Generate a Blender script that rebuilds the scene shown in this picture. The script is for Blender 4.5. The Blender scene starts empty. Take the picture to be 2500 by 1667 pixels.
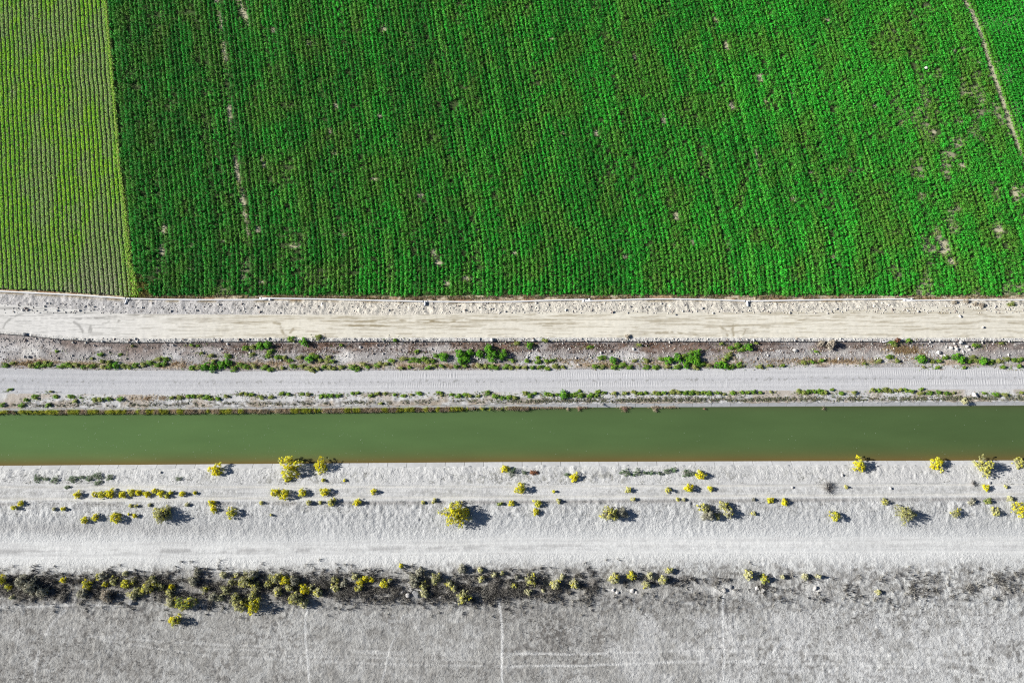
import bpy, math, random
import numpy as np
from math import radians as R

rng = np.random.default_rng(7)
random.seed(7)
SC = bpy.context.scene
COL = SC.collection

# ------------------------------------------------------------------ camera
H = 120.0
PITCH = R(11.2)
LENS = 26.0
F = 2500 * LENS / 36.0
CP, SP = math.cos(PITCH), math.sin(PITCH)


def unproj(px, py, z=0.0):
    a = (np.asarray(px, float) - 1250) / F
    b = (833.5 - np.asarray(py, float)) / F
    ry = b * CP + SP
    rz = b * SP - CP
    t = (z - H) / rz
    return a * t, ry * t


def proj(X, Y, Z=0.0):
    dz = Z - H
    d = Y * SP - dz * CP
    return 1250 + F * X / d, 833.5 - F * (Y * CP + dz * SP) / d


# ------------------------------------------------------------------ noise
def _hash(ix, iy, seed):
    h = (ix.astype(np.int64) * 374761393 + iy.astype(np.int64) * 668265263 + seed * 1442695041) & 0xFFFFFFFF
    h = ((h ^ (h >> 13)) * 1274126177) & 0xFFFFFFFF
    h = ((h ^ (h >> 16)) * 2246822519) & 0xFFFFFFFF
    return ((h ^ (h >> 15)) & 0xFFFFFF) / float(0xFFFFFF)


def vn(x, y, seed=0):
    x = np.asarray(x, float); y = np.asarray(y, float)
    ix = np.floor(x); iy = np.floor(y)
    fx = x - ix; fy = y - iy
    fx = fx * fx * (3 - 2 * fx); fy = fy * fy * (3 - 2 * fy)
    a = _hash(ix, iy, seed); b = _hash(ix + 1, iy, seed)
    c = _hash(ix, iy + 1, seed); d = _hash(ix + 1, iy + 1, seed)
    return (a + (b - a) * fx) * (1 - fy) + (c + (d - c) * fx) * fy


def fbm(x, y, seed=0, octv=4, gain=0.5):
    s = 0; a = 1; t = 0
    for i in range(octv):
        s = s + a * vn(x * 2 ** i + 17.3 * i, y * 2 ** i - 9.1 * i, seed + i * 13)
        t += a; a *= gain
    return s / t


def sstep(a, b, x):
    t = np.clip((x - a) / (b - a), 0, 1)
    return t * t * (3 - 2 * t)


def lin(*c):
    c = np.array(c, float) / 255
    return np.where(c <= 0.04045, c / 12.92, ((c + 0.055) / 1.055) ** 2.4)


# ------------------------------------------------------------------ mesh helpers
def mesh_np(name, verts, faces, fcol=None, vcol=None, mat=None, rgh=None):
    """faces: (n,k) int array"""
    verts = np.asarray(verts, np.float32); faces = np.asarray(faces, np.int32)
    me = bpy.data.meshes.new(name)
    n, k = faces.shape
    me.vertices.add(len(verts)); me.vertices.foreach_set('co', verts.ravel())
    me.loops.add(n * k); me.loops.foreach_set('vertex_index', faces.ravel())
    me.polygons.add(n); me.polygons.foreach_set('loop_start', np.arange(0, n * k, k, dtype=np.int32))
    me.update(calc_edges=True)
    if fcol is not None:
        at = me.attributes.new('Col', 'FLOAT_COLOR', 'FACE')
        c = np.ones((n, 4), np.float32); c[:, :3] = fcol
        at.data.foreach_set('color', c.ravel())
    if vcol is not None:
        at = me.attributes.new('Col', 'FLOAT_COLOR', 'POINT')
        c = np.ones((len(verts), 4), np.float32); c[:, :3] = vcol
        at.data.foreach_set('color', c.ravel())
    if rgh is not None:
        at = me.attributes.new('Rgh', 'FLOAT', 'POINT')
        at.data.foreach_set('value', np.asarray(rgh, np.float32).ravel())
    if mat:
        me.materials.append(mat)
    return me


def obj(name, data, parent=None, loc=(0, 0, 0)):
    o = bpy.data.objects.new(name, data)
    COL.objects.link(o)
    o.location = loc
    if parent is not None:
        o.parent = parent
    return o


def tag(o, label=None, cat=None, group=None, kind=None):
    if label: o['label'] = label
    if cat: o['category'] = cat
    if group: o['group'] = group
    if kind: o['kind'] = kind
    return o


def unit(v):
    return v / np.maximum(np.linalg.norm(v, axis=-1, keepdims=True), 1e-9)


def leaf_mesh(name, c, n, size, col, mat, asp=0.6, r=None):
    """one small rhombic leaf per centre c with normal n"""
    r = r or rng
    N = len(c)
    n = unit(n)
    t = unit(np.cross(n, r.normal(size=(N, 3))))
    b = np.cross(n, t)
    s = np.asarray(size).reshape(-1, 1) * np.ones((N, 1))
    v = np.empty((N, 4, 3))
    v[:, 0] = c - t * s * .5
    v[:, 1] = c + b * s * asp * .5 + n * s * .08
    v[:, 2] = c + t * s * .5
    v[:, 3] = c - b * s * asp * .5 + n * s * .08
    f = np.arange(N * 4).reshape(N, 4)
    return mesh_np(name, v.reshape(-1, 3), f, fcol=col, mat=mat)


def blades(name, base, tip, width, col, mat):
    """thin tapering blades / twigs from base to tip, three sided"""
    N = len(base)
    d = unit(tip - base)
    a = unit(np.cross(d, np.array([0.31, 0.87, 0.2]) + 0 * d))
    b = np.cross(d, a)
    w = np.asarray(width).reshape(-1, 1) * np.ones((N, 1))
    v = np.empty((N, 4, 3))
    for i in range(3):
        an = i * 2 * math.pi / 3
        v[:, i] = base + (a * math.cos(an) + b * math.sin(an)) * w
    v[:, 3] = tip
    k = np.arange(N)[:, None] * 4
    f = np.concatenate([k + np.array([[0, 1, 3]]), k + np.array([[1, 2, 3]]), k + np.array([[2, 0, 3]])], 1).reshape(-1, 3)
    return mesh_np(name, v.reshape(-1, 3), f, fcol=np.repeat(col, 3, 0), mat=mat)


def tube_data(pts, rad, seg=10):
    pts = np.asarray(pts, float); n = len(pts)
    d = unit(np.gradient(pts, axis=0))
    up = np.array([0, 0, 1.0]) + 0 * d
    up[np.abs(d[:, 2]) > .9] = (0, 1, 0)
    a = unit(np.cross(d, up)); b = np.cross(a, d)
    rad = np.ones(n) * rad
    an = np.arange(seg) * 2 * math.pi / seg
    v = pts[:, None] + rad[:, None, None] * (a[:, None] * np.cos(an)[None, :, None] + b[:, None] * np.sin(an)[None, :, None])
    f = []
    for i in range(n - 1):
        for j in range(seg):
            k = (j + 1) % seg
            f.append((i * seg + j, i * seg + k, (i + 1) * seg + k, (i + 1) * seg + j))
    v = v.reshape(-1, 3)
    # end caps as fans of quads are avoided: close with centre triangles doubled
    c0 = len(v); v = np.vstack([v, pts[0], pts[-1]])
    for j in range(0, seg, 2):
        f.append((c0, (j + 2) % seg, (j + 1) % seg, j))
        o = (n - 1) * seg
        f.append((c0 + 1, o + j, o + (j + 1) % seg, o + (j + 2) % seg))
    return v, np.array(f)


def join_data(*ds):
    vs, fs, k = [], [], 0
    for v, f in ds:
        vs.append(v); fs.append(f + k); k += len(v)
    return np.vstack(vs), np.vstack(fs)


# ------------------------------------------------------------------ materials
def base_mat(name):
    m = bpy.data.materials.new(name); m.use_nodes = True
    nt = m.node_tree
    return m, nt, nt.nodes['Principled BSDF'], nt.nodes, nt.links


def ground_mat(name, bscale=4.0, bdist=0.05, bstr=0.8, cvar=0.25, cscale=7.0, stretch=(1, 1, 1)):
    m, nt, P, N, L = base_mat(name)
    P.inputs['Roughness'].default_value = 0.95
    P.inputs['Specular IOR Level'].default_value = 0.15
    at = N.new('ShaderNodeAttribute'); at.attribute_name = 'Col'
    tc = N.new('ShaderNodeTexCoord')
    mp = N.new('ShaderNodeMapping'); mp.inputs['Scale'].default_value = stretch
    L.new(tc.outputs['Object'], mp.inputs['Vector'])
    n1 = N.new('ShaderNodeTexNoise'); n1.inputs['Scale'].default_value = cscale; n1.inputs['Detail'].default_value = 5
    n1.inputs['Roughness'].default_value = 0.65
    L.new(mp.outputs['Vector'], n1.inputs['Vector'])
    mr = N.new('ShaderNodeMapRange'); mr.inputs['From Min'].default_value = .3; mr.inputs['From Max'].default_value = .7
    mr.inputs['To Min'].default_value = 1 - cvar; mr.inputs['To Max'].default_value = 1 + cvar
    L.new(n1.outputs['Fac'], mr.inputs['Value'])
    mx = N.new('ShaderNodeVectorMath'); mx.operation = 'SCALE'
    L.new(at.outputs['Color'], mx.inputs[0]); L.new(mr.outputs['Result'], mx.inputs['Scale'])
    L.new(mx.outputs['Vector'], P.inputs['Base Color'])
    n2 = N.new('ShaderNodeTexNoise'); n2.inputs['Scale'].default_value = bscale; n2.inputs['Detail'].default_value = 7
    n2.inputs['Roughness'].default_value = 0.7
    L.new(mp.outputs['Vector'], n2.inputs['Vector'])
    bp = N.new('ShaderNodeBump'); bp.inputs['Strength'].default_value = bstr; bp.inputs['Distance'].default_value = bdist or 1
    if bdist is None:
        ra = N.new('ShaderNodeAttribute'); ra.attribute_name = 'Rgh'
        mu = N.new('ShaderNodeMath'); mu.operation = 'MULTIPLY'
        L.new(n2.outputs['Fac'], mu.inputs[0]); L.new(ra.outputs['Fac'], mu.inputs[1])
        bp.inputs['Distance'].default_value = 1.0
        L.new(mu.outputs[0], bp.inputs['Height'])
    else:
        L.new(n2.outputs['Fac'], bp.inputs['Height'])
    L.new(bp.outputs['Normal'], P.inputs['Normal'])
    return m


def leaf_mat(name, trans=0.18):
    m, nt, P, N, L = base_mat(name)
    P.inputs['Roughness'].default_value = 0.7
    P.inputs['Specular IOR Level'].default_value = 0.2
    at = N.new('ShaderNodeAttribute'); at.attribute_name = 'Col'
    tc = N.new('ShaderNodeTexCoord')
    n1 = N.new('ShaderNodeTexNoise'); n1.inputs['Scale'].default_value = 14; n1.inputs['Detail'].default_value = 2
    L.new(tc.outputs['Object'], n1.inputs['Vector'])
    mr = N.new('ShaderNodeMapRange'); mr.inputs['To Min'].default_value = .75; mr.inputs['To Max'].default_value = 1.25
    L.new(n1.outputs['Fac'], mr.inputs['Value'])
    mx = N.new('ShaderNodeVectorMath'); mx.operation = 'SCALE'
    L.new(at.outputs['Color'], mx.inputs[0]); L.new(mr.outputs['Result'], mx.inputs['Scale'])
    L.new(mx.outputs['Vector'], P.inputs['Base Color'])
    if trans:
        T = N.new('ShaderNodeBsdfTranslucent'); L.new(mx.outputs['Vector'], T.inputs['Color'])
        ms = N.new('ShaderNodeMixShader'); ms.inputs['Fac'].default_value = trans
        L.new(P.outputs[0], ms.inputs[1]); L.new(T.outputs[0], ms.inputs[2])
        L.new(ms.outputs[0], N['Material Output'].inputs['Surface'])
    return m


def plain_mat(name, col, rough=0.6, var=0.12, scale=3.0, bump=0.0, metal=0.0, spec=0.4):
    m, nt, P, N, L = base_mat(name)
    P.inputs['Roughness'].default_value = rough; P.inputs['Metallic'].default_value = metal
    P.inputs['Specular IOR Level'].default_value = spec
    tc = N.new('ShaderNodeTexCoord')
    n1 = N.new('ShaderNodeTexNoise'); n1.inputs['Scale'].default_value = scale; n1.inputs['Detail'].default_value = 6
    L.new(tc.outputs['Object'], n1.inputs['Vector'])
    cr = N.new('ShaderNodeMix'); cr.data_type = 'RGBA'
    c = np.array(col)
    cr.inputs['A'].default_value = (*(c * (1 - var)), 1); cr.inputs['B'].default_value = (*(c * (1 + var)), 1)
    mr = N.new('ShaderNodeMapRange'); mr.inputs['From Min'].default_value = .35; mr.inputs['From Max'].default_value = .65
    L.new(n1.outputs['Fac'], mr.inputs['Value']); L.new(mr.outputs['Result'], cr.inputs['Factor'])
    L.new(cr.outputs['Result'], P.inputs['Base Color'])
    if bump:
        bp = N.new('ShaderNodeBump'); bp.inputs['Strength'].default_value = .8; bp.inputs['Distance'].default_value = bump
        L.new(n1.outputs['Fac'], bp.inputs['Height']); L.new(bp.outputs['Normal'], P.inputs['Normal'])
    return m


M_crop = leaf_mat('crop_leaf', .22)
M_leaf = leaf_mat('shrub_leaf', .15)
M_flower = leaf_mat('shrub_flower', .3)
M_twig = leaf_mat('dry_twig', 0)
M_straw = leaf_mat('straw', .1)
M_concrete = plain_mat('lining_concrete', (.50, .50, .50), .85, .12, 1.2, .01, spec=.2)
M_pipe = plain_mat('pipe_white_plastic', (.82, .82, .82), .4, .05, 2.0)
M_collar = plain_mat('pipe_collar', (.30, .32, .35), .5, .2, 9.0)
M_hose = plain_mat('black_hose_rubber', (.025, .025, .027), .5, .3, 5.0)
M_rock = plain_mat('pale_rock', (.52, .50, .47), .95, .25, 2.5, .06, spec=.1)
M_rockd = plain_mat('grey_rock', (.25, .25, .25), .95, .25, 2.5, .06, spec=.1)

# ------------------------------------------------------------------ strips
# boundary curves: photo points (x, y) with the height the ground has there
BND = [
    ('crop_edge', 0.0, [(-400, 700), (0, 706), (150, 713), (290, 722), (345, 722), (700, 721), (1000, 723), (1300, 720), (2000, 722), (2500, 721), (2900, 721)]),
    ('pipe', 0.05, [(-400, 704), (0, 713), (100, 718), (200, 723), (312, 732), (500, 734), (800, 733), (1038, 738), (1250, 738), (1440, 734), (1650, 732), (1824, 737), (2220, 733), (2500, 734), (2900, 734)]),
    ('road_n', 0.60, [(-400, 722), (0, 742), (150, 752), (300, 766), (600, 768), (1000, 769), (1300, 762), (1800, 763), (1950, 760), (2300, 748), (2500, 743), (2900, 740)]),
    ('road_s', 0.62, [(-400, 796), (0, 808), (100, 817), (240, 827), (640, 825), (1240, 824), (2500, 825), (2900, 825)]),
    ('hose', 0.45, [(-400, 800), (0, 816), (60, 820), (130, 828), (240, 836), (300, 838), (640, 835), (1240, 835), (2500, 835), (2900, 836)]),
    ('gravel_n', 0.05, [(-400, 895), (0, 898), (200, 903), (600, 906), (900, 904), (1240, 903), (1500, 902), (2000, 897), (2500, 896), (2900, 895)]),
    ('gravel_s', 0.0, [(-400, 962), (0, 960), (300, 963), (1240, 957), (2500, 950), (2900, 948)]),
    ('crest_n', -0.2, [(-400, 999), (0, 996.5), (640, 993), (1240, 987), (1600, 984.5), (2000, 982.5), (2500, 980), (2900, 978)]),
    ('water_n', -0.65, [(-400, 1008), (0, 1005), (640, 1001), (1240, 995), (1600, 993), (2500, 989), (2900, 987)]),
    ('water_s', -0.65, [(-400, 1140), (0, 1137), (640, 1132.5), (1240, 1128), (1880, 1126), (2500, 1124), (2900, 1122)]),
    ('crest_s', -0.1, [(-400, 1151), (0, 1148), (640, 1144), (1240, 1139), (1880, 1137), (2500, 1135), (2900, 1133)]),
    ('track_n', 0.25, [(-400, 1184), (0, 1181), (1240, 1181), (2500, 1176), (2900, 1175)]),
    ('track_s', 0.25, [(-400, 1226), (0, 1225), (640, 1223), (1240, 1220), (2500, 1212), (2900, 1210)]),
    ('lower_n', -0.7, [(-400, 1324), (0, 1322), (700, 1322), (1240, 1312), (2500, 1308), (2900, 1306)]),
    ('lower_s', -0.75, [(-400, 1366), (0, 1366), (700, 1360), (1240, 1352), (2500, 1350), (2900, 1350)]),
    ('far', -1.2, [(-400, 1760), (2900, 1760)]),
]
CURVES = []
for nm, z, pts in BND:
    p = np.array(pts, float)
    X, Y = unproj(p[:, 0], p[:, 1], z)
    CURVES.append((X, Y, z))
ZB = np.array([c[2] for c in CURVES])


def bnd(i, X):
    return np.interp(X, CURVES[i][0], CURVES[i][1])


def strip_pos(X, Y):
    """continuous strip coordinate c: boundary i is at c = i"""
    X = np.asarray(X, float); Y = np.asarray(Y, float)
    B = np.stack([bnd(i, X) for i in range(len(CURVES))])
    c = np.full(X.shape, -1.0)
    for i in range(len(CURVES) - 1):
        m = (Y <= B[i]) & (Y > B[i + 1])
        c = np.where(m, i + (B[i] - Y) / (B[i] - B[i + 1]), c)
    c = np.where(Y <= B[-1], len(CURVES) - 1.0, c)
    return c


# heights and roughness along c
ZC = [(-1, 0), (0, 0), (1, .05), (1.5, .35), (2, .60), (2.5, .68), (3, .62), (3.6, .66), (4, .45), (4.15, .12), (4.5, .1), (5, .05), (5.5, .08), (6, 0), (6.5, -.05), (7, -.2),
      (8, -.65), (9, -.65), (10, -.1), (10.4, .12), (11, .25), (12, .25), (12.12, .32), (12.35, .30), (13, -.7), (14, -.75), (14.18, -.75), (14.26, -.55), (14.34, -.95), (14.5, -1.1), (15, -1.2)]
AC = [(-1, .02), (.8, .03), (1.1, .13), (1.8, .13), (2, .02), (2.1, .012), (2.9, .012), (3.1, .08), (3.9, .10), (4.1, .07), (4.9, .06), (5, .012), (6, .015), (6.3, .05), (6.6, .09), (6.95, .06), (7, 0),
      (10, 0), (10.1, .10), (10.7, .09), (11, .02), (12, .025), (12.08, .13), (12.42, .12), (12.6, .10), (12.9, .055), (13, .018), (14, .022), (14.08, .07), (14.2, .15), (14.32, .13), (14.4, .075), (15, .075)]


def zbase(X, Y):
    return np.interp(strip_pos(X, Y), [a for a, b in ZC], [b for a, b in ZC])


def place(px, py, lift=0.0):
    """ground point seen at photo pixel px,py (lift: height of what is seen there)"""
    z = 0.0
    for _ in range(5):
        x, y = unproj(px, py, z + lift)
        z = float(zbase(np.array([x]), np.array([y]))[0])
    return float(x), float(y), z


def seg_dist(X, Y, pts):
    """distance in metres to a polyline given in photo pixels"""
    W = [place(*p)[:2] for p in pts]
    d = np.full(X.shape, 1e9)
    for (x0, y0), (x1, y1) in zip(W[:-1], W[1:]):
        dx, dy = x1 - x0, y1 - y0
        t = np.clip(((X - x0) * dx + (Y - y0) * dy) / (dx * dx + dy * dy), 0, 1)
        d = np.minimum(d, np.hypot(X - x0 - t * dx, Y - y0 - t * dy))
    return d


TRAILS = [  # cattle paths in the flat
    ([(752, 1480), (747, 1510), (745, 1560), (750, 1610), (756, 1700)], .16, .9),
    ([(1215, 1455), (1222, 1490), (1226, 1530), (1225, 1700)], .18, .9),
    ([(1766, 1440), (1764, 1540), (1767, 1600), (1769, 1700)], .16, .9),
    ([(985, 1500), (950, 1590), (922, 1700)], .14, .6),
    ([(440, 1530), (412, 1600), (385, 1700)], .16, .6),
    ([(1012, 1520), (1035, 1570), (1042, 1640)], .12, .35),
    ([(1985, 1460), (1972, 1560), (1958, 1700)], .16, .5),
    ([(2006, 1465), (2028, 1560), (2075, 1700)], .16, .5),
    ([(2280, 1460), (2320, 1560), (2300, 1700)], .16, .45),
    ([(2385, 1460), (2400, 1590)], .16, .5),
    ([(1545, 1460), (1550, 1560), (1540, 1700)], .14, .3),
    ([(2025, 1430), (2150, 1380), (2500, 1300)], .2, .3),
    ([(160, 1488), (120, 1530), (90, 1600), (85, 1660)], .3, .45),
    ([(0, 1482), (180, 1476), (300, 1478)], .18, .5),
    ([(40, 1408), (120, 1393), (360, 1390)], .15, .6),
    ([(500, 1393), (640, 1394)], .15, .6),
    ([(1250, 1597), (1450, 1594), (1700, 1587), (2000, 1592), (2250, 1604), (2600, 1650)], .24, .6),
    ([(1250, 1627), (1450, 1622), (1700, 1614), (2000, 1617), (2300, 1632), (2600, 1690)], .24, .6),
    ([(100, 1545), (500, 1572), (900, 1590), (1250, 1597)], .22, .3),
    ([(250, 1562), (500, 1600), (900, 1620), (1250, 1627)], .22, .3),
    ([(500, 1584), (1250, 1604)], .18, .3), ([(700, 1600), (1200, 1612)], .18, .3),
]
SKIDS = [  # turning tyre marks, dark and damp
    [(180, 786), (192, 793), (198, 801), (203, 812)], [(215, 812), (219, 802), (221, 794)], [(222, 812), (222, 800)],
    [(237, 813), (243, 800), (252, 790), (268, 785), (290, 783)], [(8, 800), (14, 788), (28, 775), (55, 765)],
    [(186, 777), (206, 780)],
    [(686, 798), (692, 815)], [(708, 812), (716, 802)], [(668, 787), (684, 791)],
    [(1758, 796), (1770, 806), (1776, 819)], [(1790, 792), (1788, 805), (1791, 819)], [(1820, 808), (1812, 821)],
    [(1560, 815), (1640, 811), (1700, 817)],
]
PATCH = [  # darker brown damp smears on the dirt road: x0,x1,y,half-height
    (845, 1000, 788, 5, 1.0), (840, 960, 799, 4, 1.0), (1020, 1150, 788, 6, 1.0), (1000, 1080, 794, 5, 1.), (1050, 1090, 805, 2, .8), (800, 860, 805, 2, .7), (1130, 1220, 786, 3, .8),
    (1300, 1440, 795, 3, .8), (1240, 1330, 785, 2.5, .8), (1530, 1580, 803, 2, .7), (1640, 1700, 783, 2, .7), (2090, 2170, 790, 2.5, .8), (2100, 2135, 778, 2, .8), (2390, 2480, 777, 2, .8),
    (100, 175, 770, 4, .9), (0, 120, 757, 3, .9), (160, 240, 768, 3, .8), (1130, 1280, 776, 2, .6), (310, 420, 773, 3, .8), (420, 560, 782, 3, .7), (640, 780, 776, 1.5, .6), (1900, 1990, 781, 2, .5), (1780, 2100, 768, 2.5, .6)]
DARKSPOT = [(1345, 1548, 62, 52, 1.3), (1455, 1560, 26, 22, .8), (1390, 1420, 90, 40, .25), (1240, 1490, 60, 45, .5), (1770, 1460, 130, 22, .45), (2080, 1445, 130, 20, .45), (2440, 1445, 120, 25, .45), (2000, 1410, 60, 20, .2), (1500, 1480, 60, 22, .35),  # dark ground patches; those along the scrub line also paint in shrub shadow
            (80, 1440, 120, 40, .5), (1650, 1420, 70, 25, .3), (2100, 1570, 60, 30, .25), (2090, 1500, 260, 60, .2), (210, 1600, 260, 70, .3), (1710, 1480, 180, 30, .3), (60, 1660, 60, 30, .5), (1460, 1550, 30, 30, .4), (1300, 1650, 60, 25, .25),
            (600, 1438, 420, 32, .5), (1150, 1442, 220, 26, .45), (150, 1300, 200, 30, .22), (2250, 1400, 250, 35, .25)]


def gauss(px, py, x, y, rx, ry):
    return np.exp(-((px - x) / rx) ** 2 - ((py - y) / ry) ** 2)


# row pitch
PITCHROW = 0.76
BARE = [(1749, 48, 9, 9), (1775, 112, 8, 14), (1855, 191, 10, 14), (1871, 247, 8, 9), (1786, 260, 8, 12), (1456, 324, 8, 10), (1848, 380, 5, 26), (1856, 415, 5, 22), (1938, 487, 9, 11), (1651, 528, 8, 12),
        (1257, 617, 9, 5), (1026, 476, 10, 9), (914, 436, 9, 7), (818, 372, 8, 7), (938, 69, 7, 10), (927, 282, 6, 8), (667, 74, 5, 10), (752, 106, 5, 8), (1347, 96, 6, 5), (1549, 138, 6, 8), (2019, 48, 8, 6),
        (2349, 404, 12, 9), (2306, 606, 16, 28), (2325, 640, 18, 12), (2290, 570, 12, 20), (2035, 627, 6, 5), (1525, 627, 6, 6), (468, 598, 5, 4), (1690, 590, 5, 9), (1780, 600, 5, 8), (1648, 600, 5, 7),
        (1070, 640, 12, 10), (840, 574, 8, 6), (720, 600, 16, 7), (1060, 620, 8, 20), (395, 610, 8, 16), (400, 560, 8, 16), (545, 590, 4, 4), (640, 690, 12, 8), (820, 255, 4, 14), (1374, 325, 5, 5), (1620, 290, 5, 16),
        (2395, 45, 5, 4), (2250, 480, 10, 12), (2440, 560, 14, 20), (2480, 470, 12, 25), (2200, 300, 6, 7), (2135, 258, 6, 7), (2280, 320, 8, 10), (1980, 420, 4, 4), (2045, 412, 4, 5), (2075, 412, 4, 8), (1935, 235, 3, 8),
        (805, 320, 4, 8), (640, 385, 3, 14), (643, 400, 3, 12), (628, 560, 8, 10), (1165, 560, 5, 4), (1140, 680, 16, 8), (1090, 690, 10, 8), (2390, 150, 6, 10), (2350, 120, 6, 7), (2330, 125, 5, 6)]


def bareness(X, Y, px, py):
    b = np.zeros(X.shape)
    for (x, y, rx, ry) in BARE:
        rx, ry = rx * .8, ry * .85
        m = (np.abs(px - x) < rx * 3) & (np.abs(py - y) < ry * 3)
        b[m] = np.maximum(b[m], np.exp(-(((px[m] - x) - .16 * (py[m] - y)) / rx) ** 2 - ((py[m] - y) / ry) ** 2))
    # long thin gap in the west of the field
    xl = np.interp(py, [-200, 10, 170, 319, 425, 500, 580], [505, 531, 553, 563, 579, 595, 607])
    g = np.exp(-((px - xl) / 5) ** 2) * sstep(620, 520, py) * (.25 + .75 * sstep(.4, .6, fbm(X / 2, Y / 4, 141, 2)))
    b = np.maximum(b, g)
    xl2 = np.interp(py, [-100, 0, 60], [560, 585, 605])
    b = np.maximum(b, .6 * np.exp(-((px - xl2) / 10) ** 2) * sstep(90, 40, py))
    e = sstep(1950, 2300, px) * .55 * sstep(.56, .70, fbm(X / 2.6, Y / 3.6, 151, 3)) * sstep(0, 200, py + 120)
    e2 = sstep(.68, .76, fbm(X / 3, Y / 6, 153, 3)) * .4
    e3 = .35 * sstep(.58, .70, fbm(X / 3, Y / 4, 157, 3)) * sstep(560, 660, py) * sstep(1300, 500, px)
    return np.clip(np.maximum.reduce([b, e * .75, e2 * .6, e3]), 0, 1)


def left_edge(py):   # photo x of the seam between the two fields
    return np.interp(py, [-400, 0, 120, 300, 400, 480, 560, 640, 690, 730], [222, 257, 268, 283, 290, 300, 306, 312, 320, 322])


def right_track(py):
    return np.interp(py, [-400, -100, 0, 90, 202, 350, 420, 800], [2225, 2320, 2358, 2400, 2434, 2487, 2512, 2640])



def ground_z(X, Y, c):
    z = np.interp(c, [a for a, b in ZC], [b for a, b in ZC])
    amp = np.interp(c, [a for a, b in AC], [b for a, b in AC])
    n = fbm(X / .95 + .3 * Y, Y / 1.2, 3, 3, .75) - .5
    lump = np.maximum(0, vn(X / .55, Y / .6, 21) - .55) * 1.6
    mod = .55 + .9 * fbm(X / 7, Y / 5, 5, 2)
    rid_ = 1 - np.abs(2 * vn(X / .8 + 5, Y / .9, 23) - 1)
    z = z + amp * mod * (n * 2.0 + lump + .5 * np.maximum(0, rid_ - .6))
    px, py = proj(X, Y, z)
    # washboard on the gravel road
    g = (c > 5.02) & (c < 5.95)
    if g.any():
        s = c - 5
        band = np.exp(-((s - .24) / .12) ** 2) + np.exp(-((s - .66) / .12) ** 2)
        m = .25 + sstep(.42, .62, vn(X / 14, Y / 50, 31)) * 1.3
        m = m * sstep(-40, -5, X)
        rip = np.sin((X + .5 * vn(X / 1.5, Y / 1.5, 33)) * 2 * math.pi / .36)
        z = z + np.where(g, band * m * rip * .018, 0)
        z = z + np.where(g, -.03 * np.exp(-((s - .45) / .05) ** 2) + .02 * np.sin(s * 40 + 3 * vn(X / 20, Y, 8)) * .5, 0)
    # ruts of the farm track
    for cc, w, dep in ((11.17, .07, .07), (11.82, .08, .07), (13.28, .09, .05), (13.84, .09, .05), (12.04, .02, .05)):
        z = z - dep * np.exp(-((c - cc - .04 * (vn(X / 15, X * 0, 9) - .5)) / w) ** 2) * (np.abs(c - cc) < .4)
    tr = ((c > 11.3) & (c < 11.78)) | (c > 13.3) & (c < 13.75)
    z = z + tr * .012 * np.sin((X + .6 * Y) * 2 * math.pi / .42) * sstep(.45, .6, vn(X / 12, np.floor(Y / .7), 325))
    # clods thrown up between the ruts
    mid = np.exp(-((c - 11.5) / .18) ** 2) * sstep(.4, .6, vn(X / 10, X * 0 + 4, 12))
    z = z + mid * .07 * (fbm(X / .5, Y / .5, 44, 2) - .3)
    # rills running off the pipe verge and the embankment
    v = (c > 1) & (c < 2)
    z = z - np.where(v, .10 * np.maximum(0, vn((X + Y * .5) / .5, Y / 2.2, 51) - .6), 0)
    return z


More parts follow.
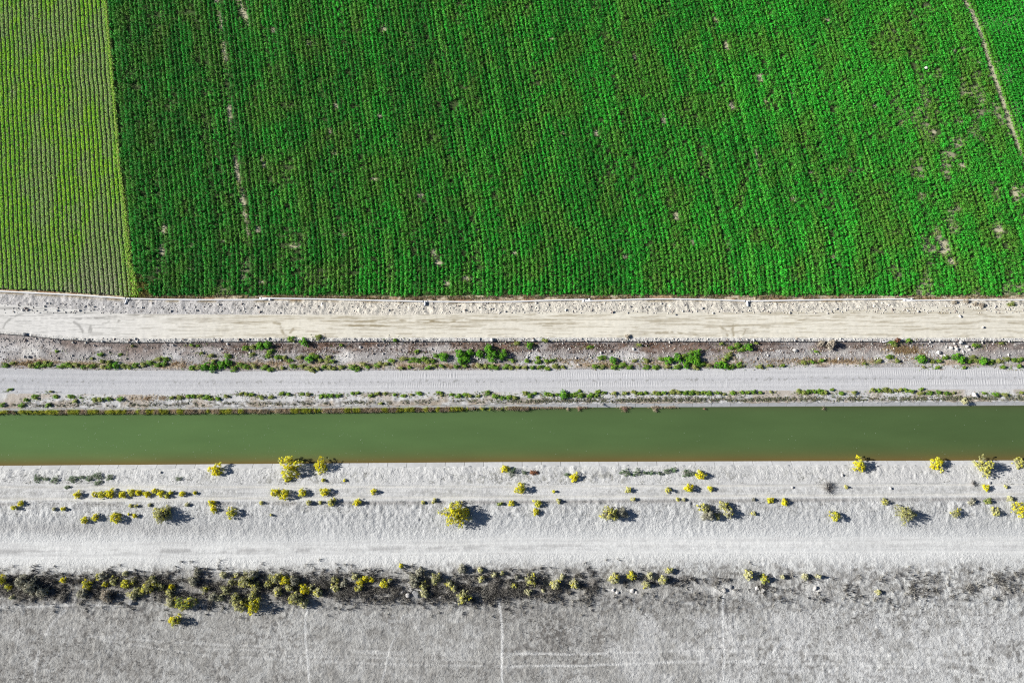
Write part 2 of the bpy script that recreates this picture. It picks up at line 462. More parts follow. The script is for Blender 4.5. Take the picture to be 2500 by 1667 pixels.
def ground_col(X, Y, c, si):
    px, py = proj(X, Y, 0)
    s = c - si
    n1 = fbm(X / 3, Y / 2.2, 61, 4); n2 = fbm(X / .5, Y / .45, 67, 3, .7); n3 = fbm(X / 12, Y / 9, 71, 3)
    st = fbm(X / 9, Y / .22, 75, 3); st2 = fbm(X / 3.0, Y / .18, 79, 3)

    def mixc(a, b, t):
        t = np.clip(t, 0, 1)[..., None] if np.ndim(t) else t
        return a * (1 - t) + b * t
    one = np.ones(X.shape + (3,))
    pale = np.array([.50, .485, .455]); grey = np.array([.46, .46, .465]); brown = np.array([.20, .15, .11]); dirt = np.array([.60, .575, .50])
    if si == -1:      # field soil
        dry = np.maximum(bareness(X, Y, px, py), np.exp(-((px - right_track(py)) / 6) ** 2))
        col = mixc(one * np.array([.05, .085, .025]), np.array([.46, .43, .29]), sstep(.2, .6, dry))  # soil under the crop painted dark to deepen the shaded gaps between plants
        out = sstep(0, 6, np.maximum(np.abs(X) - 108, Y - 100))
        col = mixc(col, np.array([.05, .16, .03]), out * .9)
    elif si == 0:
        col = mixc(one * np.array([.48, .41, .30]), np.array([.20, .15, .09]), sstep(.48, .66, n2))
        col = mixc(col, np.array([.30, .17, .09]), sstep(.5, .62, n1) * .7)
    elif si == 1:
        warm = sstep(450, 900, px)
        col = mixc(one * np.array([.47, .455, .44]), np.array([.60, .56, .48]), warm)
        col = mixc(col, np.array([.20, .19, .17]), sstep(.55, .75, n2) * .55)
        col = mixc(col, np.array([.30, .25, .17]), sstep(.25, 0, s) * sstep(.45, .6, n1))
    elif si == 2:
        warm = sstep(150, 700, px)
        col = mixc(one * np.array([.62, .605, .57]), np.array([.66, .625, .53]), warm)
        col = col * (.93 + .14 * n3[..., None])
        tone = mixc(one * np.array([.25, .245, .23]), np.array([.27, .225, .14]), warm)
        k = sstep(.60, .70, st) * .45 * np.exp(-((s - .42) / .33) ** 2) + sstep(.3, .05, np.abs(s - .12)) * .16 * sstep(.4, .6, n1)
        k = k + sstep(.58, .66, st2) * .40
        for (x0, x1, y, h, a) in PATCH:
            e = sstep(x0 - 25, x0 + 25, px) * sstep(x1 + 25, x1 - 25, px) * np.exp(-((py + 2 - y) / h) ** 2)
            k = np.maximum(k, a * e * sstep(.42, .56, .5 * st + .5 * fbm(X / 1.2, Y / .25, 83, 3)))
        for sk in SKIDS:
            d = seg_dist(X, Y, sk)
            k = np.maximum(k, .7 * sstep(.28, .08, d + .3 * (n2 - .5)) * sstep(.3, .5, fbm(X / .9, Y / .9, 307, 2)))
        for yy in np.linspace(.3, .9, 7):
            k = np.maximum(k, .35 * np.exp(-((s - yy - .02 * (n3 - .5)) / .007) ** 2) * sstep(.5, .6, vn(X / 3, X * 0 + yy * 50, 90)))
        col = mixc(col, tone, np.clip(k, 0, 1)[..., None] * 1.0 if False else k)
    elif si == 3:
        col = mixc(one * np.array([.58, .565, .53]), np.array([.26, .24, .22]), sstep(.5, .68, n2) * (.35 + .65 * s))
    elif si == 4:
        top = sstep(.55, .1, s)
        col = mixc(one * np.array([.36, .345, .335]), np.array([.24, .19, .165]), np.clip(top * .8 + sstep(.4, .65, n1) * .4, 0, 1))
        rust = top * sstep(560, 640, px) * sstep(2100, 1500, px) * sstep(.35, .55, n1)
        col = mixc(col, np.array([.21, .12, .075]), rust * sstep(.35, .55, n2))
        col = mixc(col, np.array([.13, .11, .10]), sstep(.5, .64, n2) * (.25 + .55 * top))
        col = mixc(col, np.array([.42, .32, .21]), sstep(.62, .8, s) * sstep(.98, .85, s) * sstep(.4, .55, fbm(X / 4, Y / 1.5, 99, 3)) * .7)
        col = mixc(col, np.array([.62, .61, .60]), sstep(.56, .66, fbm(X / 4, Y / 1.5, 101, 3)) * .6 * (1 - top * .5))
        for (x, y, rx, ry, a) in ((75, 860, 25, 22, .8), (850, 870, 22, 16, .8), (1790, 865, 18, 20, .6), (1540, 872, 18, 10, .6), (2330, 850, 45, 14, .9), (2080, 860, 80, 14, .4), (1100, 850, 70, 6, .4), (2240, 890, 60, 8, .5)):
            col = mixc(col, np.array([.64, .62, .58]), a * gauss(px, py, x, y, rx, ry) * sstep(.3, .5, n2))
    elif si == 5:
        col = one * np.array([.50, .497, .50])
        col = mixc(col, np.array([.40, .405, .42]), sstep(800, 0, px) * .55)
        col = col * (1 + .10 * (st[..., None] - .5) * 2 + .06 * (n3[..., None] - .5))
        for yy, a in ((.33, .12), (.72, .14), (.9, .08)):
            col = mixc(col, np.array([.60, .60, .60]), a * 2 * np.exp(-((s - yy) / .05) ** 2))
        col = mixc(col, np.array([.32, .32, .34]), .28 * np.exp(-((s - .5) / .04) ** 2) + .2 * np.exp(-((s - .45) / .02) ** 2))
        col = mixc(col, np.array([.2, .2, .18]), sstep(.74, .8, vn(X / .25, Y / .25, 7)) * .6 * np.exp(-((s - .5) / .1) ** 2))
    elif si == 6:
        col = mixc(one * np.array([.52, .515, .505]), np.array([.26, .24, .21]), sstep(.45, .7, s) * sstep(.40, .6, n2) * .75)
        col = mixc(col, np.array([.33, .25, .16]), sstep(.5, .65, n1) * .5)
    elif si == 10:
        col = mixc(one * np.array([.545, .54, .53]), np.array([.30, .295, .27]), sstep(.5, .66, n2) * sstep(.1, .5, s) * sstep(.40, .6, n3) * .8)
        br = sstep(1500, 2300, px)
        col = mixc(col, np.array([.56, .55, .535]), br * .6)
    elif si == 11:
        col = one * np.array([.57, .565, .555])
        for yy, w in ((.17, .06), (.82, .07)):
            col = mixc(col, np.array([.63, .61, .56]), .7 * np.exp(-((s - yy) / w) ** 2))
            col = mixc(col, np.array([.40, .36, .29]), .5 * np.exp(-((s - yy - .03) / .022) ** 2) * sstep(.45, .6, vn(X / 9, X * 0, 111)))
        mid = np.exp(-((s - .5) / .2) ** 2)
        col = mixc(col, np.array([.36, .355, .34]), mid * sstep(.45, .6, n2) * sstep(.4, .6, vn(X / 10, X * 0 + 4, 12)) * .8)
        col = mixc(col, np.array([.38, .375, .365]), sstep(.54, .64, st2) * .4 + sstep(.55, .65, st) * .3)
    elif si == 12:
        col = one * np.array([.535, .535, .53])
        dk = np.exp(-((s - .06) / .05) ** 2) * sstep(.3, .6, n1 + .15 * (px > 900))
        col = mixc(col, np.array([.27, .255, .245]), dk * .8)
        col = mixc(col, np.array([.33, .325, .315]), sstep(.48, .64, n2) * sstep(.55, .2, s) * .55)
        col = mixc(col, np.array([.36, .35, .34]), sstep(900, 100, px) * .5 * sstep(.3, .7, s) * sstep(1.0, .75, s))
        col = mixc(col, np.array([.62, .62, .61]), sstep(.62, 1, s + .3 * (n1 - .5)))
    elif si == 13:
        col = one * np.array([.62, .62, .61])
        col = mixc(col, np.array([.46, .455, .45]), sstep(.56, .66, st) * .35 + sstep(.58, .66, st2) * .25)
        mid = np.exp(-((s - .56) / .16) ** 2)
        col = mixc(col, np.array([.36, .355, .35]), mid * sstep(.42, .60, fbm(X / 3, Y / .8, 121, 3)) * sstep(1900, 800, px) * .8)
        col = mixc(col, np.array([.40, .395, .39]), sstep(.54, .64, n2) * .35 * (mid + .3))
    else:
        up = sstep(.16, .0, s)
        col = mixc(one * np.array([.36, .352, .335]), np.array([.55, .55, .54]), np.clip(up + .35 * sstep(.45, .6, n1) + sstep(1300, 2300, px) * .75, 0, 1))
        col = mixc(col, np.array([.61, .61, .60]), sstep(.07, .0, s + .05 * (n1 - .5)))
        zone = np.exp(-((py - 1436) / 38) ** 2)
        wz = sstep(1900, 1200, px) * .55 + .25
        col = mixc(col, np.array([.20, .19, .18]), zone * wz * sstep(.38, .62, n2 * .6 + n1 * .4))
        for (x, y, rx, ry, a) in DARKSPOT:
            col = mixc(col, np.array([.13, .12, .11]), min(a, .95) * gauss(px, py, x, y, rx, ry) * sstep(.40, .56, n2 * .7 + .3 * n1))
        col = mixc(col, np.array([.17, .16, .15]), sstep(.50, .66, n2) * (.45 + .35 * sstep(.45, .62, fbm(X / 5, Y / 4, 313, 3))))
        col = mixc(col, np.array([.24, .23, .215]), sstep(.54, .66, fbm(X / 1.1, Y / .9, 315, 3)) * .4)
        col = mixc(col, np.array([.56, .555, .55]), sstep(1490, 1520, py) * .35 * sstep(1380, 1500, px) * sstep(.4, .6, n1))
        col = mixc(col, np.array([.63, .62, .60]), .7 * sstep(.5, .62, n2) * gauss(px, py, 1500, 1442, 110, 9))
        for x, r in ((1765, 26), (1790, 20), (1020, 28), (2000, 20), (1000, 30), (2430, 18)):
            col = mixc(col, np.array([.66, .65, .63]), .85 * gauss(px, py, x, 1442, r, 12))
        for pts, w, a in TRAILS:
            d = seg_dist(X + .5 * (fbm(X / 4, Y / 2.5, 309, 2) - .5) * .6, Y + .25 * (vn(X / 5, Y / 5, 311) - .5), pts)
            w = w * .75 if w > .2 else w
            brk = sstep(.25, .5, fbm(X / 1.7, Y / 1.7, 131, 2)) if a < .7 else .75 + .25 * sstep(.3, .5, n2)
            col = mixc(col, np.array([.66, .655, .64]), a * sstep(w * 1.5, w * .4, d) * brk)
    if si == 14:
        col = mixc(col, np.array([.61, .61, .60]) * (.94 + .12 * n2[..., None]), sstep(.10, .0, s))
    if si >= 10:
        col = col * np.array([.985, .99, .98]) * (.93 + .14 * fbm(X / 11, Y / 3, 317, 3)[..., None])
    return np.clip(col, 0.01, .9)


RC = [(10, .05), (10.15, .2), (10.75, .17), (11.05, .05), (11.4, .07), (11.6, .07), (11.95, .045), (12.06, .22), (12.4, .28), (12.7, .26), (12.95, .12), (13.1, .05), (13.9, .05), (14.06, .18), (14.15, .28), (14.4, .26), (15, .26)]


def rough_at(X, Y, C):
    cw = C + .12 * (fbm(X / 6, Y / 3, 303, 3) - .5) * (C > 12)
    return np.interp(cw, [a for a, b in RC], [b for a, b in RC]) * (.65 + .7 * fbm(X / 5, Y / 4, 305, 2))


def xcoords(step, lim=97.0):
    a = np.arange(-lim, lim + step * .5, step)
    ext = lim + np.cumsum(1.6 ** np.arange(1, 16))
    ext = ext[ext < 1600]
    return np.concatenate([-ext[::-1], a, ext])


def grid_faces(nx, ny):
    i = np.arange(nx - 1)[None, :]; j = np.arange(ny - 1)[:, None]
    a = j * nx + i
    return np.stack([a + nx, a + nx + 1, a + 1, a], -1).reshape(-1, 4)


def build_strip(si, name, mat, step=0.16, rows=None, kind='structure', label=None):
    xs = xcoords(step)
    y0 = bnd(si, xs); y1 = bnd(si + 1, xs)
    if rows is None:
        rows = max(6, int(np.max(np.abs(y0 - y1)[np.abs(xs) < 95]) / step))
    s = np.linspace(0, 1, rows + 1)
    if si == 10:     # silt that has crept over the edge of the lining
        y0 = y0 + .30 * np.maximum(0, vn(xs / .7, xs * 0, 401) - .35) + .25 * np.maximum(0, vn(xs / 2.3, xs * 0, 403) - .6) + .02
    if si == 6:
        y1 = y1 - .22 * np.maximum(0, vn(xs / .6, xs * 0, 405) - .5)
    X = np.broadcast_to(xs, (len(s), len(xs))).copy()
    Y = y0[None] * (1 - s[:, None]) + y1[None] * s[:, None]
    C = si + np.broadcast_to(s[:, None], X.shape)
    Z = ground_z(X, Y, C)
    if si == 10: Z[0] += .045; Z[1] += .09
    if si == 6: Z[-1] += .045; Z[-2] += .06
    col = ground_col(X, Y, C, si)
    me = mesh_np(name, np.stack([X, Y, Z], -1).reshape(-1, 3), grid_faces(len(xs), len(s)), vcol=col.reshape(-1, 3), mat=mat, rgh=rough_at(X, Y, C).reshape(-1))
    o = obj(name, me); tag(o, label=label, kind=kind)
    return o


G_rough = ground_mat('rough_earth', 3.4, .16, 1.0, .22, 6)
G_road = ground_mat('graded_dirt', 3.0, .035, .8, .08, 5, (.35, 1.6, 1))
G_gravel = ground_mat('fine_gravel', 7.0, .05, .9, .10, 14)
G_bank = ground_mat('cloddy_earth', 3.2, None, 1.0, .14, 6)
G_track = G_bank
G_flat = G_bank
G_soil = ground_mat('field_soil', 3.5, .06, .8, .2, 5)

build_strip(0, 'field_margin', G_rough)
build_strip(1, 'road_verge', G_rough)
build_strip(2, 'dirt_road', G_road)
build_strip(3, 'road_shoulder', G_rough)
build_strip(4, 'embankment', G_rough)
build_strip(5, 'gravel_road', G_gravel, step=.12)
build_strip(6, 'canal_bank', G_bank)
build_strip(10, 'canal_bank', G_bank)
build_strip(11, 'farm_track', G_track)
build_strip(12, 'earth_slope', G_bank)
build_strip(13, 'sandy_track', G_track)
build_strip(14, 'desert_flat', G_flat)

# field soil (north) and far land, large coarse sheets
def sheet(name, ys, mat, si, zf):
    xs = xcoords(.35 if si == -1 else 4.0)
    X, Y = np.meshgrid(xs, ys)
    if si == -1:
        Y[-1 if ys[-1] < ys[0] else 0] = bnd(0, xs)
        yb = bnd(0, xs)
        t = (ys - ys[-1]) / (ys[0] - ys[-1])
        Y = yb[None] + t[:, None] * (ys[0] - yb[None])
        C = np.full(X.shape, -.5)
        C[-1] = 0
    else:
        C = np.full(X.shape, 14.8)
    Z = zf(X, Y)
    col = ground_col(X, Y, C if si == -1 else C, si)
    me = mesh_np(name, np.stack([X, Y, Z], -1).reshape(-1, 3), grid_faces(len(xs), len(ys)), vcol=col.reshape(-1, 3), mat=mat, rgh=np.full(X.size, .12))
    return tag(obj(name, me), kind='structure')


yt = np.concatenate([np.array([1500, 900, 500, 300, 200, 150, 125]), np.arange(108, 30, -.35)])
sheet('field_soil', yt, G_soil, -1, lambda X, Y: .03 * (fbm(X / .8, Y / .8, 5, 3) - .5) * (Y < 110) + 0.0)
yend = float(CURVES[-1][1][0])
ysf = yend - np.concatenate([[0], np.cumsum(2 * 1.5 ** np.arange(14))])
sheet('ground', ysf, G_flat, 14, lambda X, Y: -1.22 + 0 * X)

# ------------------------------------------------------------------ water
xs = xcoords(1.2)
s = np.linspace(0, 1, 60)
y0 = bnd(8, xs) + .12; y1 = bnd(9, xs) - .12
X = np.broadcast_to(xs, (60, len(xs))).copy(); Y = y0[None] * (1 - s[:, None]) + y1[None] * s[:, None]
px, py = proj(X, Y, -.65)
S2 = np.broadcast_to(s[:, None], X.shape)
wc = np.array([.098, .172, .060]); wr = np.array([.068, .110, .040])
t = sstep(-200, 2700, px)[..., None]
wcol = wc * (1 - t) + wr * t  # sky reflection painted into the water colour, lighter towards the left end
# silt stirred up in the shallows; bank shade also painted along the north edge
sh = np.exp(-S2 / .06)[..., None]; wcol = wcol * (1 - sh * .75) + np.array([.060, .055, .030]) * sh * .75
sh = np.exp(-((1 - S2) / .13) ** 1.3)[..., None]; wcol = wcol * (1 - sh) + np.array([.150, .100, .034]) * sh
m, nt, P, N, L = base_mat('canal_water')
at = N.new('ShaderNodeAttribute'); at.attribute_name = 'Col'
tc = N.new('ShaderNodeTexCoord')
mp = N.new('ShaderNodeMapping'); mp.inputs['Scale'].default_value = (.22, 1, 1)
L.new(tc.outputs['Object'], mp.inputs['Vector'])
n1 = N.new('ShaderNodeTexNoise'); n1.inputs['Scale'].default_value = .35; n1.inputs['Detail'].default_value = 6
L.new(mp.outputs['Vector'], n1.inputs['Vector'])
mr = N.new('ShaderNodeMapRange'); mr.inputs['To Min'].default_value = .80; mr.inputs['To Max'].default_value = 1.16
L.new(n1.outputs['Fac'], mr.inputs['Value'])
mx = N.new('ShaderNodeVectorMath'); mx.operation = 'SCALE'
L.new(at.outputs['Color'], mx.inputs[0]); L.new(mr.outputs['Result'], mx.inputs['Scale'])
L.new(mx.outputs['Vector'], P.inputs['Base Color'])
P.inputs['Roughness'].default_value = .12; P.inputs['IOR'].default_value = 1.33
n2 = N.new('ShaderNodeTexNoise'); n2.inputs['Scale'].default_value = 2.5; n2.inputs['Detail'].default_value = 4
L.new(tc.outputs['Object'], n2.inputs['Vector'])
bp = N.new('ShaderNodeBump'); bp.inputs['Strength'].default_value = .12; bp.inputs['Distance'].default_value = .03
L.new(n2.outputs['Fac'], bp.inputs['Height']); L.new(bp.outputs['Normal'], P.inputs['Normal'])
me = mesh_np('water', np.stack([X, Y, -.65 + 0 * X], -1).reshape(-1, 3), grid_faces(len(xs), 60), vcol=wcol.reshape(-1, 3), mat=m)
tag(obj('water', me), kind='structure')

# foam specks drifting on the water
k = 330
fx = rng.uniform(-86, 86, k) * np.where(rng.random(k) < .5, 1, 1); fx = np.where(rng.random(k) < .45, rng.uniform(-90, -20, k), fx)
fs = np.clip(rng.beta(2.2, 1.6, k), .08, .95)
fy = bnd(8, fx) * (1 - fs) + bnd(9, fx) * fs
c = np.stack([fx, fy, np.full(k, -.643)], 1)
me = leaf_mesh('foam_specks', c, np.tile([0, 0, 1.0], (k, 1)) + rng.normal(0, .02, (k, 3)), rng.uniform(.04, .11, k), np.tile([.42, .5, .38], (k, 1)), M_straw, .8)
tag(obj('foam_specks', me), 'pale specks of foam drifting on the green canal water', kind='stuff')

# ------------------------------------------------------------------ canal lining
def lining(ic, iw, sgn, label, px0, px1, lip):
    root = obj('canal_lining', None)
    tag(root, label, 'canal lining', 'concrete canal linings')
    xr = np.arange(px0, px1, 46.6)
    for a in xr:
        xa = float(unproj(a, 1060, -.4)[0]); xb = float(unproj(a + 46.6, 1060, -.4)[0])
        xa += .03; xb -= .03
        P_ = []
        for x in (xa, xb):
            yc, yw = float(bnd(ic, np.array([x]))[0]), float(bnd(iw, np.array([x]))[0])
            zc, zw = ZB[ic], -.65
            gy, gz = yw - yc, zw - zc
            # lip behind the crest, crest, under water
            dz = random.uniform(-.006, .006)
            P_.append([(x, yc - math.copysign(lip, gy), zc + .035 + dz), (x, yc, zc + .03 + dz), (x, yc + gy * 2.6, zc + gz * 2.6 + .03 + dz)])
        v = []
        for dzz in (0, -.09):
            for k_ in range(2):
                for p in P_[k_]:
                    v.append((p[0], p[1], p[2] + dzz))
        # indices: top a0 a1 a2 b0 b1 b2 ; bottom +6
        f = [(0, 3, 4, 1), (1, 4, 5, 2), (6, 7, 10, 9), (7, 8, 11, 10), (0, 1, 7, 6), (1, 2, 8, 7), (3, 9, 10, 4), (4, 10, 11, 5), (0, 6, 9, 3), (2, 5, 11, 8)]
        if sgn < 0:
            f = [q[::-1] for q in f]
        ox = (xa + xb) / 2; oy = P_[0][1][1]
        vv = np.array(v) - np.array([ox, oy, 0])
        me = mesh_np('panel', vv, np.array(f), mat=M_conc[random.randrange(4)])
        me.shade_flat()
        obj('panel', me, root, (ox, oy, 0))
    return root


M_conc = []
for i_ in range(4):
    g = .50 + .02 * i_
    mm = plain_mat('lining_concrete', (g, g * .995, g * .98), .85, .10, .8 + i_ * .3, .012, spec=.2)
    M_conc.append(mm)
lining(7, 8, 1, 'grey concrete lining of jointed panels along the weedy road side of the canal', -170, 2670, .03)
lining(10, 9, -1, 'pale wide concrete lining of jointed panels along the bare silty side of the canal', -170, 2670, .05)

# ------------------------------------------------------------------ crop fields
ROWN = 0.178


def rowcoord(X, Y, left=False):
    ys = bnd(0, X)
    d = Y - ys
    D = 13.0
    dd = np.clip(d, 0, None)
    # integral of .178*smooth(d/D): straight rows that swing round at the headland
    tt = np.clip(dd / D, 0, 1)
    integ = np.where(dd < D, D * (tt ** 3 - tt ** 4 / 2), D * .5 + (dd - D))
    full = dd
    if left:
        return X + ROWN * Y
    w = sstep(-75, -30, X)
    return X + ROWN * (w * integ + (1 - w) * full + 0 * w) + ROWN * 40


def scatter_rows(umin, umax, along, ymin, ymax, jit, left=False):
    U = np.arange(math.floor(umin / PITCHROW), math.ceil(umax / PITCHROW)) * PITCHROW
    V = np.arange(ymin, ymax, along)
    u, v = np.meshgrid(U, V)
    rid = np.round(u / PITCHROW).astype(int)
    y = v + rng.uniform(-.5, .5, v.shape) * along * 1.2
    u = u + rng.normal(0, jit, u.shape) + .12 * (vn(y / 4, rid * 7.7, 161) - .5)
    if left:
        x = u - ROWN * y
    else:
        x = u - ROWN * y
        for _ in range(6):
            x = x - (rowcoord(x, y) - u)
    return x.ravel(), y.ravel(), rid.ravel()


def mounds(name, x, y, z0, r, h, K, lsize, col, mat, cvar=.3, ax=1.0, ay=1.0, low=0, label=None):
    n = len(x)
    d = rng.normal(size=(n, K, 3)); d[..., 2] = np.abs(d[..., 2]) + .15
    d = unit(d)
    q = rng.uniform(.55, 1.05, (n, K, 1))
    c = np.empty((n, K, 3))
    c[..., 0] = x[:, None] + d[..., 0] * q[..., 0] * r[:, None] * ax
    c[..., 1] = y[:, None] + d[..., 1] * q[..., 0] * r[:, None] * ay
    c[..., 2] = z0 + d[..., 2] * q[..., 0] * h[:, None]
    if low:
        c[:, :low, 0] = x[:, None] + rng.uniform(-.4, .4, (n, low)); c[:, :low, 1] = y[:, None] + rng.uniform(-.25, .25, (n, low)); c[:, :low, 2] = rng.uniform(.04, .14, (n, low)); d[:, :low, :2] *= .3; d[:, :low, 2] = 1
    nn = d * .9 + np.array([-.2, 0, .35]) + rng.normal(0, .38, d.shape)
    sz = lsize * rng.uniform(.7, 1.35, (n, K))
    cc = col[:, None, :] * rng.uniform(1 - cvar, 1 + cvar, (n, K, 1))
    cc = cc * (1 + rng.normal(0, .10, (n, K, 3)))
    me = leaf_mesh(name, c.reshape(-1, 3), nn.reshape(-1, 3), sz.reshape(-1), np.clip(cc.reshape(-1, 3), .002, .95), mat, .75)
    o = obj(name, me); tag(o, label, kind='stuff')
    return o


# main field -------------------------------------------------------
x, y, rid = scatter_rows(-112, 130, .33, 24, 104, .045)
px, py = proj(x, y, .3)
wave = 2.5 * np.sin(px / 19) + 3 * (vn(px / 9, px * 0, 3) - .5)
ok = (py < 718 + wave - 2 * (px < 350)) & (px > left_edge(py) + 9) & (px > -170) & (px < 2680) & (py > -165) & (px < right_track(py) - 5)
ok &= (np.abs(x) < 112)
x, y, rid, px, py = x[ok], y[ok], rid[ok], px[ok], py[ok]
b = bareness(x, y, px, py)
hr = _hash(rid, rid * 0, 5)
hr2 = _hash(rid // 4, rid * 0, 9)
keep = rng.random(len(x)) > b * 1.0
keep &= ~((hr > .88) & (rng.random(len(x)) < .30))
corner = gauss(px, py, 330, 705, 30, 30)
keep &= rng.random(len(x)) > corner * .9
x, y, rid, px, py, b, hr, hr2 = [q[keep] for q in (x, y, rid, px, py, b, hr, hr2)]
big = fbm(x / 14, y / 14, 171, 3); clump = fbm(x / 1.3, y / 1.3, 173, 2)
westend = sstep(left_edge(py) + 90, left_edge(py) + 20, px)
size = (.37 + .14 * (clump - .5) + .045 * rng.normal(size=len(x))) * (1 - .4 * b) * (1 - .12 * westend)
size = size * (1 - .34 * (hr < .16)) * (1 + .06 * (hr > .7))
height = (.68 + .50 * (clump - .5) + .30 * (hr - .5) + .10 * rng.normal(size=len(x))) * (1 - .4 * b) * (1 + .6 * westend)
g1 = np.array([.018, .225, .018]); g2 = np.array([.042, .43, .030]); g3 = np.array([.13, .24, .03]); g4 = np.array([.27, .25, .10])
tt = np.clip(sstep(200, 2500, px) * .75 + (big - .5) * 1.3 + (hr2 - .5) * .35 + .2 * rng.normal(size=len(x)) + .05, 0, 1)[:, None]
col = g1 * (1 - tt) + g2 * tt
col = col * (.80 + .42 * _hash(rid, rid * 0, 77))[:, None] * (.86 + .28 * fbm(x / 1.2, y / 9, 319, 2))[:, None]
lt = (.42 * (_hash(rid // 2, rid * 0, 91) > .74) * sstep(.46, .62, fbm(x / 1.4, y / 5, 321, 3)) + .25 * sstep(.58, .70, fbm(x / 1.1, y / 7, 323, 3)) + .35 * (rng.random(len(x)) < .07))[:, None]
col = col * (1 - lt) + np.array([.14, .43, .05]) * lt
yl = np.clip(b * 1.2 + sstep(.52, .68, fbm(x / 3.5, y / 6, 177, 3)) * .55 + .35 * (rng.random(len(x)) < .12) + sstep(2000, 2300, px) * .22 * rng.random(len(x)), 0, 1)[:, None]
col = col * (1 - yl * .75) + g3 * yl * .75
yb = (np.clip(b - .35, 0, 1) * 1.2)[:, None]
col = col * (1 - yb) + g4 * yb
mounds('crop_plants', x, y, 0.0, np.clip(size, .12, .6), np.clip(height, .1, 1.3), 36, .160, col, M_crop, ax=.90, ay=1.15, low=8, cvar=.42, label='dense bright green crop in long rows beside the white irrigation pipe')

# field beyond the narrow dirt gap, right
x, y, rid = scatter_rows(60, 150, .34, 50, 104, .04)
px, py = proj(x, y, .3)
ok = (px > right_track(py) + 5) & (px < 2720) & (py > -165)
x, y, rid, px, py = [q[ok] for q in (x, y, rid, px, py)]
edge = sstep(26, 6, px - right_track(py))
hr = _hash(rid, rid * 0, 5)
n = len(x)
size = .38 + .05 * rng.normal(size=n)
height = .5 + .22 * (hr - .5) + .05 * rng.normal(size=n)
tt = np.clip(.6 + .5 * (fbm(x / 6, y / 12, 181, 2) - .5) + .15 * rng.normal(size=n), 0, 1)[:, None]
col = g1 * (1 - tt) + g2 * tt
col = col * (1 - edge[:, None] * .6) + np.array([.16, .34, .03]) * edge[:, None] * .6
mounds('crop_plants', x, y, 0.0, np.clip(size, .12, .6), np.clip(height, .1, 1.2), 30, .175, col, M_crop, ax=.86, ay=1.1, low=8, cvar=.42, label='bright green crop beyond the narrow bare dirt strip in the corner')

# dirt gap line grass
# left field of low drilled beds -----------------------------------
BED = .765
U = np.arange(-140, -50, BED)
V = np.arange(24, 104, .14)
u, v = np.meshgrid(U, V)
rep = 8
u = np.repeat(u[..., None], rep, -1); v = np.repeat(v[..., None], rep, -1)
rid = np.round(u / BED).astype(int)
off = rng.uniform(-.28, .25, u.shape)
y = v + rng.uniform(-.6, .6, v.shape)
x = u + off - ROWN * y + .22 * (vn(y / 3.0, rid * 0 + 2.2, 191) - .5) + .05 * (vn(y / 1.1, rid * 3.3, 193) - .5)
x, y, off, rid = [q.ravel() for q in (x, y, off, rid)]
px, py = proj(x, y, .2)
bot = np.interp(px, [-400, 0, 150, 300, 330], [698, 704, 711, 722, 724]) + 3 * (vn(rid * 5.1, rid * 0, 6) - .5)
ok = (px < left_edge(py) - 1) & (px > -230) & (py > -165) & (py < bot)
x, y, off, rid, px, py = [q[ok] for q in (x, y, off, rid, px, py)]
n = len(x)
K = 2
x = np.repeat(x, K) + rng.normal(0, .03, n * K); y = np.repeat(y, K) + rng.uniform(-.08, .08, n * K)
off, rid, px, py = [np.repeat(q, K) for q in (off, rid, px, py)]
n = len(x)
prof = np.clip(1 - (np.abs(off) / .29) ** 6, 0, 1)
bigv = fbm(x / 3.5, y / 9, 197, 3)
hz = .10 + .36 * prof + .05 * rng.random(n)
nn = np.stack([np.sign(off) * (np.abs(off) / .27) ** 3 * .9 - .25, rng.normal(0, .25, n), np.ones(n)], 1) + rng.normal(0, .25, (n, 3))
ca = np.array([.13, .46, .010]); cb = np.array([.36, .68, .02]); cg = np.array([.25, .40, .11]); cs = np.array([.46, .43, .32])
t = np.clip(fbm(x / .5, y / .5, 199, 2) * 1.2 - .1 + .2 * (_hash(rid, rid * 0, 12) - .5), 0, 1)[:, None]
col = ca * (1 - t) + cb * t
pal = np.clip(sstep(.50, .66, bigv) * .45 + sstep(500, 700, py) * .30, 0, 1)[:, None]
col = col * (1 - pal) + cg * pal
soil = (np.clip(sstep(-.19, -.25, off) * .6 + sstep(.5, .66, bigv) * .3 * (rng.random(n) < .5) + sstep(600, 715, py) * .55 * (rng.random(n) < .6) * sstep(-60, 260, px), 0, 1))[:, None]
col = col * (1 - soil) + cs * soil
col = col * rng.uniform(.85, 1.15, (n, 1))
me = leaf_mesh('crop_beds', np.stack([x, y, hz], 1), nn, rng.uniform(.11, .18, n), np.clip(col, .003, .9), M_crop, .85)
tag(obj('crop_beds', me), 'yellow-green low crop in narrow straight ridged rows at the corner of the field', kind='stuff')
